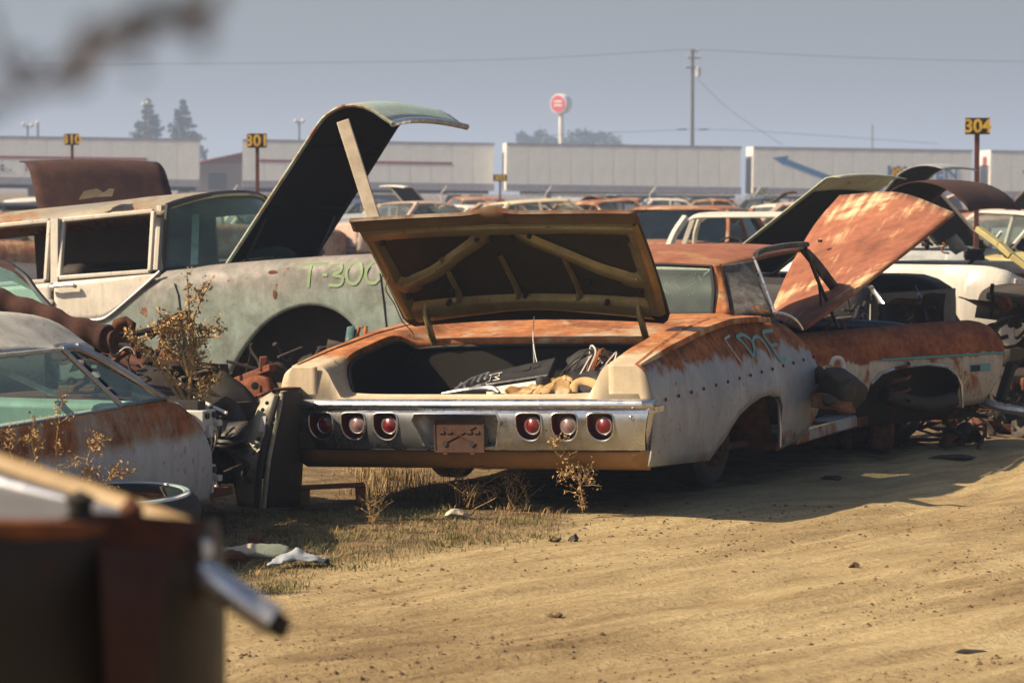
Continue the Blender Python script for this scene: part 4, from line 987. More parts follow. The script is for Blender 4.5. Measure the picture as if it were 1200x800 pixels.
# inside: seats, dash, floor, far side
MB().box((-.7, -1.0, .35), (.7, -.78, 1.12)).box((-.7, -.78, .35), (.7, -.3, .62)).build('front_seat', M['black'], wagon, bevel=.06)
MB().box((-.75, -.12, .80), (.75, .1, .98)).build('dashboard', M['black'], wagon, bevel=.03)
MB().box((-.85, yr0, .28), (.85, .3, .33)).build('floor_pan', M['rust_dark'], wagon)
MB().box((-.93, yr0, .35), (-.90, .0, 1.0)).box((-.93, yB - .05, 1.0), (-.80, yB + .03, zr)).build('far_side', M['teal_paint_old'], wagon)
MB().box((-.80, yB - 1.3, 1.0), (-.78, -.55, zr)).build('shade_panel', M['cabin_shade'], wagon)  # opaque panel added to block the view through and keep the cabin dark
MB().box((-.9, yr0 - .02, .3), (.9, yr0 + .02, 1.0)).box((-.8, yr0 - .02, 1.0), (-.7, yr0 + .02, zr)).box((.7, yr0 - .02, 1.0), (.8, yr0 + .02, zr)).build('tailgate', M['white_old'], wagon)
MB().bar(V((.55, .05, 1.04)), V((.15, -.15, 1.42)), .05, .01).build('sun_visor', M['white_marker'], wagon)
# engine bay
MB().box((-.57, .30, .35), (.57, .36, 1.02)).box((-.57, .4, .35), (.57, 1.9, .40)).build('engine_bay', M['black'], wagon)
MB().box((-.25, .55, .45), (.25, 1.3, .85)).build('engine_block', M['dark_metal'], wagon, bevel=.05)
MB().patch([[V((.60, .62 + .5 * math.cos(a) * .9 + .45, .52 + .46 * math.sin(a))) for a in [math.pi * i / 10 for i in range(11)]], [V((.90, .62 + .5 * math.cos(a) * .9 + .45, .52 + .46 * math.sin(a))) for a in [math.pi * i / 10 for i in range(11)]]], 2, 20).build('wheel_well', M['black'], wagon, thick=.01)
MB().box((.58, .45, .2), (.60, 1.75, .95)).build('inner_fender', M['black'], wagon)
# hood: flat run then the nose bending over; underside near black
AL = R(49.5)
def hood_pt(f, s_):
    """f -1..1 across, s_ metres along the hood from the hinge."""
    hx = .63 - .03 * s_
    L0 = 1.18
    if s_ <= L0: y, z = .36 + s_ * math.cos(AL), 1.05 + s_ * math.sin(AL)
    else:
        q = s_ - L0; a = 0; y, z = .36 + L0 * math.cos(AL), 1.05 + L0 * math.sin(AL); n = 12
        for k in range(n):
            a = AL - min(1.5, (q * (k + .5) / n) / .33 * 1.0) * 1.0
            y += q / n * math.cos(a); z += q / n * math.sin(a)
    cro = .06 * (1 - f * f)
    return V((hx * f, y - cro * math.sin(AL), z + cro * math.cos(AL)))
SS = [0, .1, .3, .6, .9, 1.08, 1.18, 1.24, 1.30, 1.36, 1.42, 1.50, 1.58, 1.66, 1.74, 1.82]
hood_rows = [[hood_pt(-1 + i / 10, s_) for i in range(21)] for s_ in SS]
M['hood_teal'] = worn('teal_hood_skin', (.30, .42, .38), (.38, .40, .36), rust=-.04, scale=3, seed=31, grads=(((0, 0, 1), 1.9, 1.2, .12),))
wh_ = MB().grid(hood_rows).build('hood', M['hood_teal'], wagon, thick=.008)
nrm = V((0, math.sin(AL), -math.cos(AL)))
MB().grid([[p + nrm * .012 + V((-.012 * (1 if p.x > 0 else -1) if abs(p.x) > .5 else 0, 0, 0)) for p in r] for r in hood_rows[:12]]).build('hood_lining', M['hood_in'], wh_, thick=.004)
MB().tube([hood_rows[k][20] + V((.004, 0, 0)) + nrm * .012 for k in range(len(SS))], .014, 6).build('hood_edge', worn('hood_edge_rust', (.3, .36, .3), rust=.12, seed=5, scale=9), wh_)
MB().tube([hood_rows[-1][k] + nrm * .01 for k in range(21)], .022, 8).build('hood_lip', M['chrome_dirty'], wh_)
for k in (.35, .75):
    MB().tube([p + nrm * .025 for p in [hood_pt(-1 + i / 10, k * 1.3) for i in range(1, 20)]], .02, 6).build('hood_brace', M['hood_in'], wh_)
for s_ in (.5, -.5): MB().bar(V((s_, .38, .95)), V((s_, .62, 1.34)), .03, .012).build('hood_hinge', M['dark_metal'], wagon)
# green chalk number on the fender
def on_f(u, v):
    p = Lw(u, v, .95); p.x = wx(p.z, wtop(p.y)) + .004; return p
for pts in ([(349, 311), (379, 309)], [(362, 310), (361, 337)], [(377, 322), (383, 322)], [(385, 313), (397, 310), (398, 318), (389, 322), (401, 325), (398, 334), (385, 334)],
            [(410, 308), (405, 318), (408, 330), (417, 332), (423, 320), (420, 309), (410, 308)], [(434, 307), (428, 318), (431, 330), (440, 331), (446, 320), (443, 308), (434, 307)]):
    MB().ribbon([on_f(p.x, p.y) for p in cr([V((a, b, 0)) for a, b in pts], 16)], .022, (1, 0, .2)).build('chalk_stroke', M['green_chalk'], wagon)
for u, v, a, b in ((318, 319, .036, .014), (322, 345, .014, .032)):
    p = on_f(u, v); MB().lathe([(1, 0), (.0005, .001)], 12, Matrix.Translation(p) @ Matrix.Rotation(R(90), 4, 'Y') @ Matrix.Diagonal((b, a, 1, 1))).build('rust_scab', M['rust_dark'], wagon)
# plank prop (stands in the engine bay, carries the hood)
pa, pb_ = dep(402, 142, 19.55), dep(452, 300, 19.35)
solo(MB().bar(pb_, pa, .085, .04, (0, 1, .2)), 'wooden_plank', M['plank'], 'weathered wooden plank propping up the wagon hood', 'plank', pb_, bevel=.004)
# ================================================================ parked white coupe at the left, seen along its right side
l0 = dep(250, 600, 13.5)
A_ = Frame((0, 0, 0), R(21.5))
A_ = Frame(l0 - (A_.m.to_3x3() @ V((.95, 0, l0.z))), R(21.5))
M['left_door'] = worn('grey_white_door', (.46, .47, .48), (.38, .40, .42), rust=-.08, grads=(((0, 0, 1), .40, .50, .34),), scale=2.6, seed=41, drip=.12, rough=.45, soft=.09)
M['left_roof'] = worn('lichen_white_roof', (.58, .56, .50), (.42, .42, .38), rust=-.10, scale=4, seed=43, grime=.6)
M['pale_teal'] = plain('pale_teal_trim', (.34, .46, .40), .6, c2=(.24, .36, .31), scale=4)
M['chrome_blue'] = chrome('dull_window_chrome', .25, 6.0, (.30, .33, .40))
lc = thing('white_coupe', 'pale grey coupe with rusty door top and teal side window at the left edge', 'car', A_.m)
La = lambda u, v, c=.95: A_.px(u, v, 0, c)
DT = [(p.y, p.z) for p in (La(u, v) for u, v in [(-160, 527), (0, 502), (100, 486), (195, 469), (216, 472), (232, 489), (243, 510), (250, 545), (252, 590), (251, 615)])]
def dx(z, y): return .955 - .06 * ((z - .36) / .3) ** 2 - .010 * math.exp(-((z - .455) / .010) ** 2)
rows = []
for i in range(61):
    y = -1.95 + (DT[-1][0] + 1.95) * i / 60; zt = interp(DT, y); zb = .14; zt = max(zt, zb + .01)
    rows.append([V((dx(zb + (zt - zb) * j / 14, y), y, zb + (zt - zb) * j / 14)) for j in range(15)])
ld_ = MB().grid(rows).build('door', M['left_door'], lc, thick=.02)
MB().grid([[V((-.95, y, z)) for y in (-3, -1, 0)] for z in (.2, .45, .66)]).build('far_side', M['left_door'], lc, thick=.02)
MB().box((-.9, -3.2, .14), (.9, .3, .18)).build('floor_pan', M['rust_dark'], lc)
wq = lambda u, v, d: A_.l(dep(u, v, d * 13.5 / 12.3))
G0, G1, G2, G3 = La(-150, 430, .80), La(72, 409, .80), La(142, 474, .92), La(-150, 520, .92)
MB().grid([[G3, G2], [G0, G1]]).build('side_window', M['pale_glass'], lc)
VT, VB, VF = La(86, 411, .80), La(150, 474, .92), La(190, 466, .92)
MB().add([VT, VB, VF], [(0, 1, 2)]).build('vent_window', M['pale_glass'], lc)
for nm, pts, r_ in (('vent_divider', [(72, 408), (105, 440), (142, 475)], .014), ('windshield_pillar', [(72, 408), (90, 408), (125, 426), (160, 447), (195, 467)], .016), ('vent_sill', [(142, 475), (170, 471), (195, 467)], .012), ('pillar_chrome', [(90, 404), (126, 421), (165, 445)], .009), ('window_top', [(-150, 431), (0, 416), (72, 409)], .008), ('belt_chrome', [(-150, 524), (0, 501), (142, 477)], .006)):
    zf = lambda v: .80 + .12 * sstep(409, 474, v) if nm not in ('window_top', 'belt_chrome') else (.80 if nm == 'window_top' else .925)
    MB().tube(cr([La(u, v, zf(v)) for u, v in pts], 12), r_, 8).build(nm, M['chrome_blue'] if nm != 'window_top' else M['left_roof'], lc)
MB().patch([[wq(-120, 431, 10.9), wq(0, 416, 11.35), wq(72, 408.5, 11.75)], [wq(-120, 372, 11.3), wq(10, 376, 11.75), wq(76, 407, 11.82)], [wq(-120, 362, 11.7), wq(40, 369, 11.95), wq(110, 407, 12.0)], [wq(-200, 362, 12.0), wq(0, 370, 12.2), wq(60, 392, 12.2)]], 12, 12).build('roof', M['left_roof'], lc, thick=.02)
MB().box((-.6, -1.55, .3), (.62, -1.35, .72)).box((-.6, -1.9, .2), (.62, -1.4, .42)).build('seat', M['blue_black'], lc, bevel=.07)
MB().box((-.85, -.25, .3), (.82, -.02, .60)).build('dashboard', M['pale_teal'], lc, bevel=.03)
MB().box((-.86, -3, .2), (-.82, 0, .66)).build('far_door_card', M['pale_teal'], lc)
MB().bar(La(-20, 424, .2), La(62, 461, .2), .03, .02).build('far_window_bar', M['white_marker'], lc)
# bare hinge pillar ahead of the door
hp_ = MB().box((.70, .02, .14), (.86, .10, .60)); hp_.build('hinge_pillar', M['dark_metal'], lc)
for z0 in (.46, .20):
    h_ = MB().box((.80, .0, z0), (.90, .13, z0 + .10)).box((.80, .10, z0 + .02), (.93, .14, z0 + .05)).box((.88, .03, z0 - .03), (.92, .07, z0 + .03))
    h_ = h_.build('door_hinge', M['galv'], lc, bevel=.006)
    for k in (0, 1): MB().lathe([(.016, 0), (.016, .012), (.0005, .014)], 8, Matrix.Translation((.90, .03 + .07 * k, z0 + .075)) @ Matrix.Rotation(R(90), 4, 'Y')).build('bolt', M['dark_metal'], h_)
for k in range(5):
    MB().tube(cr([V((.80 + .02 * k, .05 + .04 * k, .52)), V((.86, .12 + .03 * k, .42)), V((.84 - .02 * k, .14 + .05 * k, .30)), V((.86, .1 + .04 * k, .16))], 10), .008, 5).build('loose_wire', M['galv'] if k % 2 else M['rubber'], lc)
MB().patch([[V((x, y, z)) for y in (.05, .5, .9)] for x, z in ((.55, .55), (0, .6), (-.6, .56))], 6, 8).build('cowl', M['rust_dark'], lc, thick=.02)
MB().box((-.6, .25, .15), (.5, 1.1, .48)).build('engine_bay', M['black'], lc, bevel=.05)

# ================================================================ a generic wreck of the yard
def sheet_noise(p, a, s_): return V((mnoise.noise(p * s_), mnoise.noise(p * s_ + V((9, 0, 0))), mnoise.noise(p * s_ + V((0, 9, 0))))) * a
def wreck(name, label, m, body, roofm=None, Ln=4.9, Wd=1.86, belt=.90, top=1.40, hood=0.0, hoodm=None, glassm='clear_glass', group='wrecks in the yard', wheels=True, hoodlen=1.45, roof=True, hood_lin='hood_in', trunk=1.15, arch=.37, sink=0.0, detail=True, bend=.78, curl=.9):
    r = thing(name, label, 'car', m @ Matrix.Translation((0, 0, -sink)), group)
    roofm = roofm or body; hoodm = hoodm or body
    y0, y1 = -Ln / 2, Ln / 2; yc = y1 - hoodlen - .12; yt = y0 + trunk; hw_ = Wd / 2
    ar = (y0 + 1.02, y1 - .82)
    def top_z(y):
        e = max(0, y - (y1 - .35)) / .35; b = max(0, (y0 + .5) - y) / .5
        return belt - .10 * e * e - .09 * b * b
    def bot(y):
        for a in ar:
            d = abs(y - a)
            if d < arch: return .28 + math.sqrt(arch * arch - d * d) * 1.0 * .98 + .02
        return .26
    ys = sorted(set([y0 + Ln * i / 36 for i in range(37)] + [a + s_ * arch * q for a in ar for s_ in (-1, 1) for q in (.999, 1.001, .97, .9, .75, .5, .25)]))
    b_ = MB()
    for sg in (1, -1):
        rows = []
        for y in ys:
            zt, zb = top_z(y), bot(y); tap = .10 * max(0, (abs(y) - (Ln / 2 - .45)) / .45) ** 2; row = []
            for j in range(9):
                z = zb + (zt - zb) * j / 8
                row.append(V((sg * (hw_ - tap - .05 * ((z - .6) / .35) ** 2 - (.04 if j == 8 else 0)), y, z)))
            in_ = hw_ - .30 if y > yc else hw_ - .16
            row.append(V((sg * (hw_ - tap - .10), y, zt + .018))); row.append(V((sg * in_, y, zt + .01))); row.append(V((sg * in_, y, zt - .08)))
            rows.append(row)
        b_.grid(rows)
    for ye, s_ in ((y0, -1), (y1, 1)):
        b_.patch([[V((x, ye + s_ * .05 * (1 - (x / hw_) ** 2), z)) for x in (-hw_ + .12, -hw_ / 2, 0, hw_ / 2, hw_ - .12)] for z in (.36, .55, top_z(ye) - .03, top_z(ye) + .015)], 6, 10)
    b_.patch([[V((x, y, z + .02 * (1 - (x / hw_) ** 2))) for x in (-hw_ + .16, 0, hw_ - .16)] for y, z in ((y0, top_z(y0)), (y0 + .5, belt), (yt, belt + .02))], 8, 8)
    b_.patch([[V((x, y + .10 * (1 - (x / hw_) ** 2), belt + .02)) for x in (-hw_ + .1, 0, hw_ - .1)] for y in (yc - .18, yc - .02)], 2, 8)
    b_.build('body', body, r, thick=.012)
    MB().box((-hw_ + .1, y0 + .05, .22), (hw_ - .1, y1 - .1, .27)).box((-hw_ + .12, yc - .05, .25), (hw_ - .12, yc, belt - .05)).build('floor_pan', M['rust_dark'], r)
    # greenhouse
    rt = hw_ - .24; ya, yb = yt + .42, yc - .62
    bt = [(-hw_ + .10, yt), (hw_ - .10, yt), (hw_ - .10, yc - .12), (-hw_ + .10, yc - .12)]
    tp = [(-rt, ya), (rt, ya), (rt, yb), (-rt, yb)]
    P3 = lambda k: (V((bt[k][0], bt[k][1], belt + .02)), V((tp[k][0], tp[k][1], top - .07)))
    for k in range(4 if roof else 0):
        a, b2 = P3(k); MB().tube(cr([a, a.lerp(b2, .5) + V((math.copysign(.02, a.x), 0, .01)), b2], 6), .028 if k > 1 else .05, 6).build('pillar', roofm, r)
    if roof:
        MB().patch([[V((rt * f, y + dy * (1 - f * f), top + dz - (.07 if abs(f) == 1 else .012 if abs(f) > .5 else 0))) for f in (-1, -.85, -.5, 0, .5, .85, 1)] for y, dy, dz in ((ya - .04, -.06, -.045), (ya + .2, 0, -.008), ((ya + yb) / 2, 0, 0), (yb - .2, 0, -.005), (yb + .06, .08, -.04))], 10, 18).build('roof', roofm, r, thick=.02)
    if glassm:
        for k0, k1, nm, bow in ((0, 1, 'rear_window', -.10), (2, 3, 'windshield', .14)):
            a0, a1 = P3(k0); b0, b1 = P3(k1)
            MB().patch([[p0.lerp(p1, f) + V((0, bow * (1 - (2 * f - 1) ** 2), 0)) for f in (0, .25, .5, .75, 1)] for p0, p1 in ((a0, b0), (a0.lerp(a1, .5), b0.lerp(b1, .5)), (a1, b1))], 4, 10).build(nm, M[glassm], r)
        for s_ in (0, 1):
            a0, a1 = P3(0 + s_); b0, b1 = P3(3 - s_)
            MB().grid([[a0.lerp(b0, .04), a0.lerp(b0, .5)], [a1.lerp(b1, .03), a1.lerp(b1, .5)]]).build('side_window', M[glassm], r)
    mid = (bt[1][1] * .5 + bt[2][1] * .5)
    for s_ in (1, -1) if roof else (): MB().bar(V((s_ * (hw_ - .1), mid, belt)), V((s_ * rt, mid - .02, top - .08)), .05, .05, (0, 1, 0)).build('pillar', roofm, r)
    if detail:
        MB().box((-.6, mid - .1, .3), (.6, mid + .08, .98)).build('seat', M['black'], r, bevel=.06)
        MB().tube([V((-.36 + .17 * math.cos(t_), yc - .42 + .06 * math.sin(t_), .90 + .16 * math.sin(t_))) for t_ in [2 * math.pi * i / 18 for i in range(19)]], .012, 6, False).build('steering_wheel', M['black'], r)
    # hood
    hr = []
    hy = hz_ = 0.0
    for k in range(25):
        s_ = k / 24
        if k:
            an = -curl * (max(0, s_ - .02 - bend) / (1 - bend)) ** .8; hy += hoodlen / 24 * math.cos(an); hz_ += hoodlen / 24 * math.sin(an)
        hr.append([V(((hw_ - .27) * f * (1 - .04 * s_), hy, .03 * (1 - f * f) + hz_)) for f in [-1 + i / 7 for i in range(15)]])
    hm = Matrix.Translation((0, yc + .02, belt + .035)) @ Matrix.Rotation(hood, 4, 'X')
    ho = MB().grid([[hm @ p for p in q] for q in hr]).build('hood', hoodm, r, thick=.010)
    if hood > .1:
        MB().grid([[hm @ (p - V((0, .006, .016))) for p in q[1:-1]] for q in hr[:20]]).build('hood_lining', M[hood_lin], ho, thick=.004)
        MB().box((-.30, yc + .3, .35), (.30, yc + 1.05, .78)).build('engine_block', M['dark_metal'], r, bevel=.05)
        MB().lathe([(.17, 0), (.18, .02), (.18, .09), (.16, .11), (.0005, .115)], 18, Matrix.Translation((0, yc + .65, .78))).build('air_cleaner', M['black'], r)
        for s_ in (-1, 1): MB().bar(V((s_ * .55, yc + .03, belt)), hm @ V((s_ * .55, .38, -.03)), .03, .012).build('hood_hinge', M['dark_metal'], r)
    if detail:
        for ye, s_ in ((y0 - .07, -1), (y1 + .07, 1)):
            MB().tube(cr([V((-hw_ + .03, ye - s_ * .22, .46)), V((-hw_ + .12, ye, .46)), V((0, ye + s_ * .06, .46)), V((hw_ - .12, ye, .46)), V((hw_ - .03, ye - s_ * .22, .46))], 18), .065, 8).build('bumper', M['chrome_dirty'], r)
        for s_ in (-1, 1):
            MB().lathe([(.095, 0), (.10, .02), (.085, .035), (.05, .03), (.0005, .025)], 16, Matrix.Translation((s_ * (hw_ - .26), y1 + .03, .66)) @ Matrix.Rotation(R(-90), 4, 'X')).build('headlight', M['galv'], r)
    if wheels:
        for a in ar:
            for s_ in (1, -1): wheel(r, Matrix.Translation((s_ * (hw_ - .14), a, .31)) @ Matrix.Rotation(0 if s_ > 0 else math.pi, 4, 'Z'), .31, .18, M['rust'])
    return r
def place(u, v, d, yaw, anchor=(0, 0, 0), roll=0.0, pitch=0.0, z=None):
    """Matrix that puts the local anchor point of a car on that pixel at that depth; the height stays the ground's."""
    f = Frame((0, 0, 0), R(yaw), R(pitch), R(roll)); p = dep(u, v, d); o = p - (f.m.to_3x3() @ V(anchor))
    o.z = gz(o.x, o.y) if z is None else z
    return Matrix.Translation(o) @ f.m.to_3x3().to_4x4()
PM = {}
def pm_(k, *a, **kw):
    if k not in PM: PM[k] = worn(k, *a, **kw)
    return PM[k]
P_white = pm_('yard_white', (.66, .63, .56), (.54, .52, .47), rust=-.13, seed=51, grime=.3)
P_cream = pm_('yard_cream', (.60, .52, .36), (.50, .44, .32), rust=-.04, seed=52)
P_teal = pm_('yard_teal', (.28, .40, .38), (.34, .38, .36), rust=-.05, seed=53)
P_rust = pm_('yard_rust', (.42, .25, .15), (.5, .36, .26), rust=.24, seed=54, pal=RUST_RED)
P_brown = pm_('yard_brown', (.07, .035, .026), rust=.4, seed=55, pal=((.016, .007, .006), (.032, .012, .010), (.05, .019, .013), (.085, .036, .02)), scale=1.4, rough=.45)
P_pink = pm_('yard_pink', (.50, .34, .27), (.48, .40, .34), rust=-.02, seed=56, pal=RUST_RED)
P_olive = pm_('yard_olive', (.42, .36, .14), (.30, .28, .14), rust=-.02, seed=57)
P_navy = pm_('yard_navy', (.03, .045, .08), (.06, .07, .09), rust=-.02, seed=58, rough=.3)
P_black = pm_('yard_black', (.012, .012, .013), rust=.0, seed=59, pal=RUST_DARK)
P_grey = pm_('yard_grey', (.36, .38, .38), (.30, .33, .34), rust=-.05, seed=60)
M['dark_glass'] = glass('dark_glass', (.10, .14, .18), .20, (.03, .05, .07), clear=.6)

NB = 'wrecks just behind the coupe'
wreck('white_sedan', 'white sedan with bare front wheel arch and black raised hood behind the coupe fender', place(1170, 330, 25.0, 120, (.93, 2.40, .78)), P_white, Ln=5.0, belt=.93, top=1.38, hood=R(46), hoodm=P_brown, group=NB, bend=.48, curl=1.75, wheels=False, hoodlen=1.75, roof=False, glassm=None, detail=False, arch=.42)
wreck('green_hood_car', 'dark wreck with a long pale green raised hood behind the coupe roof', place(805, 300, 23.5, 122, (.66, .75, .92)), P_black, Ln=4.9, hood=R(36), hoodm=pm_('hood_pale_green', (.36, .42, .30), (.46, .46, .38), rust=-.1, seed=61), group=NB, bend=.9, curl=1.0, wheels=False, roof=False, glassm=None, detail=False)
wreck('grey_hood_car', 'wreck with a curved grey raised hood in front of the blue lettering', place(990, 250, 33, 116, (.66, .75, .92)), P_grey, hood=R(50), group=NB, hoodlen=1.7, bend=.62, curl=1.3, wheels=False, roof=False, glassm=None, detail=False)
wreck('olive_car', 'olive yellow wreck at the right edge behind the bent yellow pillar', place(1400, 330, 33, 60, (.9, -.2, .9)), P_olive, hood=R(0), group=NB, wheels=False)
wreck('dark_glass_car', 'rust brown sedan with dark blue windshield behind the coupe roof', place(772, 266, 38, 200, (0.1, .75, 1.1)), P_rust, roofm=P_rust, glassm='dark_glass', group=NB)
wreck('white_roof_car', 'cream white hardtop behind the coupe roof with dark open windows', place(884, 262, 33, 12, (0, -.2, 1.25)), P_cream, roofm=P_white, group=NB, glassm=None, top=1.36)
wreck('brown_hood_car', 'wreck with a dark brown raised hood behind the wagon roof', place(140, 243, 27.5, -27, (0, .93, .95)), P_black, hood=R(54), hoodm=P_brown, group=NB, bend=.7, curl=1.1, Wd=1.95, wheels=False, roof=False, glassm=None, detail=False)

ts_o = dep(-60, 400, 15.2); ts_o.z = 0
tsd = thing('teal_glass_sedan', 'sedan with teal windshield peeking out behind the pale coupe at the left edge', 'car', ts_o, NB)
tq = lambda u, v, d: dep(u, v, d) - ts_o
MB().patch([[tq(-150, 366, 15.4), tq(-20, 366, 15.0), tq(64, 366, 14.9)], [tq(-150, 335, 15.6), tq(-20, 334, 15.2), tq(40, 340, 15.1)], [tq(-150, 305, 15.8), tq(-20, 310, 15.5), tq(14, 318, 15.4)]], 8, 10).build('windshield', M['teal_glass'], tsd)
MB().patch([[tq(-150, 318, 15.75), tq(-20, 316, 15.45), tq(42, 338, 15.2)], [tq(-150, 296, 15.9), tq(-20, 303, 15.7), tq(22, 314, 15.5)], [tq(-150, 292, 16.6), tq(-40, 298, 16.4), tq(10, 306, 16.2)]], 6, 10).build('roof', P_brown, tsd, thick=.02)
MB().tube(cr([tq(20, 316, 15.35), tq(32, 326, 15.2), tq(44, 343, 15.1), tq(66, 368, 14.85)], 10), .016, 6).build('windshield_pillar', M['trim_dark'], tsd)
MB().patch([[tq(-150, 470, 15.0), tq(0, 470, 14.8), tq(66, 470, 14.7)], [tq(-150, 366, 15.3), tq(0, 366, 15.0), tq(66, 368, 14.85)], [tq(-150, 362, 16.0), tq(0, 362, 15.9), tq(66, 364, 15.7)]], 6, 8).build('body', P_black, tsd, thick=.02)
MB().box((-.9, -.1, 0), (.35, 1.4, .5)).build('lower_body', M['rust_dark'], tsd)

# far rows: a few kinds, copied with their parts
FARG = 'wrecks in the far rows'
spots = [  # u, depth, yaw, paint, roof paint, hood angle, label
    (500, 62, 70, P_pink, P_pink, 0, 'faded pink sedan roof beyond the left part of the trunk lid'),
    (478, 78, 100, P_teal, P_white, 0, 'mint roofed sedan behind the faded pink one'),
    (548, 70, 250, P_white, P_white, 44, 'white wreck with raised hood beyond the trunk lid'),
    (612, 66, 120, P_pink, P_rust, 38, 'pale pink wreck with raised hood above the trunk lid notch'),
    (640, 58, 80, P_rust, P_cream, 0, 'tan roofed sedan above the middle of the trunk lid'),
    (690, 74, 60, P_grey, P_grey, 0, 'grey sedan far beyond the right part of the trunk lid'),
    (742, 84, 105, P_cream, P_rust, 0, 'rust roofed cream sedan below the plain trailer'),
    (850, 80, 75, P_rust, P_rust, 36, 'rusty wreck with raised hood near the green bush'),
    (935, 72, 95, P_white, P_white, 0, 'white sedan beyond the pale green hood'),
    (1180, 62, 70, P_rust, P_pink, 0, 'rust roofed sedan far right below the last trailer'),
    (1130, 52, 110, P_teal, P_rust, 0, 'teal sedan beyond the black raised hood'),
    (1205, 44, 95, P_cream, P_rust, 0, 'orange roofed cream sedan at the right edge'),
    (1196, 38, 240, P_white, P_white, 40, 'white wreck with raised hood at the right edge'),
    (262, 60, 80, P_rust, P_rust, 0, 'rusty sedan under sign 301'),
    (232, 74, 100, P_white, P_white, 0, 'white sedan beyond the wagon windshield'),
    (330, 66, 90, P_grey, P_cream, 0, 'grey sedan seen under the tilted wagon hood'),
    (20, 48, 75, P_navy, P_navy, 40, 'navy wreck with raised hood at the far left'),
    (-20, 40, 95, P_rust, P_cream, 0, 'cream roofed wreck at the far left edge'),
    (440, 90, 85, P_navy, P_navy, 0, 'navy sedan left of the faded pink roof'),
    (790, 95, 90, P_white, P_white, 0, 'white sedan far behind the dark windshield car'),
    (905, 100, 80, P_navy, P_navy, 0, 'navy sedan right of the green bush'),
    (570, 104, 95, P_rust, P_rust, 0, 'red sedan under the tiny number board'),
    (980, 48, 70, P_grey, P_pink, 0, 'grey sedan with pinkish roof partly behind the pale green raised hood'),
    (1085, 66, 95, P_cream, P_white, 0, 'cream sedan between the grey and black hoods'),
    (660, 98, 100, P_teal, P_teal, 30, 'teal wreck with raised hood far beyond the trunk lid'),
    (715, 60, 110, P_white, P_rust, 0, 'rust topped white sedan right of the trunk lid'),
    (60, 70, 95, P_white, P_white, 0, 'white sedan far behind the brown raised hood'),
]
for u, d, yw, bp, rp, ha, lb in spots:
    ha = ha or ('raised' in lb) * 40
    wreck('junk_sedan', lb, place(u, 240, d, yw + rnd(-25, 25), (0, 0, 0), roll=rnd(-4, 4), pitch=rnd(-3, 4)), bp, roofm=rp, hood=R(ha), hoodm=rp if ha else bp, group=FARG, wheels=False, top=rnd(1.34, 1.46), Ln=rnd(4.6, 5.2), curl=rnd(.6, 1.2), detail=False, sink=rnd(-.02, .14), bend=rnd(.6, .85))
# ================================================================ loose parts lying about
def crumple(ctrl, nu, nv, amp, s_=3.0, seed=0):
    mb = MB().patch(ctrl, nu, nv); o = V((seed, seed * 2, 0))
    mb.v = [p + sheet_noise(p + o, amp, s_) + sheet_noise(p + o, amp * .4, s_ * 2.7) for p in mb.v]
    return mb
DP = lambda *a: [dep(*q) for q in a]
# leaning loose door beside the bumper
lo_ = gnd(300, 595); lo_.z = 0
ldr = thing('door_shell', 'loose olive grey car door standing on edge beside the bumper', 'car door', lo_)
dq = lambda u, v, d: dep(u, v, d) - lo_
M['door_jamb'] = worn('olive_grey_jamb', (.38, .37, .29), (.25, .24, .17), rust=-.05, seed=71, scale=4, pal=RUST_DARK)
MB().patch([[dq(278, 593, 14.15), dq(271, 545, 14.1), dq(274, 515, 14.1), dq(284, 490, 14.1), dq(298, 472, 14.1), dq(318, 459, 14.1)],
            [dq(290, 594, 14.1), dq(288, 545, 14.0), dq(294, 515, 14.0), dq(302, 490, 14.0), dq(311, 474, 14.02), dq(322, 462, 14.05)],
            [dq(300, 595, 14.05), dq(304, 545, 13.97), dq(311, 515, 13.97), dq(316, 490, 13.99), dq(320, 475, 14.0), dq(326, 462, 14.05)]], 8, 24).build('jamb_face', M['door_jamb'], ldr, thick=.012)
MB().tube(cr([dq(301, 594, 14.02), dq(305, 545, 13.95), dq(312, 512, 13.95), dq(318, 488, 13.96), dq(325, 464, 14.0)], 20), .016, 8).build('weatherstrip', M['rubber'], ldr)
MB().tube(cr([dq(309, 594, 14.06), dq(314, 545, 13.99), dq(320, 512, 13.99), dq(327, 480, 14.0), dq(330, 462, 14.05)], 20), .012, 8).build('inner_lip', M['door_jamb'], ldr)
MB().patch([[dq(312, 595, 14.1), dq(318, 530, 14.02), dq(330, 470, 14.06), dq(331, 459, 14.1)], [dq(335, 594, 14.5), dq(340, 530, 14.45), dq(346, 475, 14.45), dq(347, 457, 14.45)], [dq(352, 594, 14.9), dq(356, 530, 14.9), dq(358, 480, 14.9), dq(356, 456, 14.9)]], 8, 14).build('inner_panel', M['black'], ldr, thick=.02)
MB().patch([[dq(290, 468, 14.14), dq(316, 457, 14.1), dq(334, 455, 14.2)], [dq(316, 455, 14.6), dq(338, 453, 14.7), dq(356, 453, 14.9)]], 4, 8).build('outer_skin', M['rust_dark'], ldr, thick=.012)
MB().add([dq(303, 505, 13.985), dq(309.5, 506, 13.975), dq(312, 487, 13.975), dq(306, 488, 13.985)], [(0, 1, 2, 3)]).build('data_sticker', M['white_marker'], ldr)
for u, v in ((298, 531), (300, 522), (290, 528), (308, 480), (313, 472), (303, 514)):
    MB().lathe([(.010, 0), (.010, .006), (.0005, .007)], 8, Matrix.Translation(dq(u, v, 13.98)) @ Matrix.Rotation(R(90), 4, 'X')).build('screw', M['dark_metal'], ldr)
MB().tube(cr([dq(297, 523, 13.97), dq(303, 519, 13.96), dq(306, 524, 13.96), dq(301, 530, 13.97)], 10), .008, 6).build('latch', M['galv'], ldr)
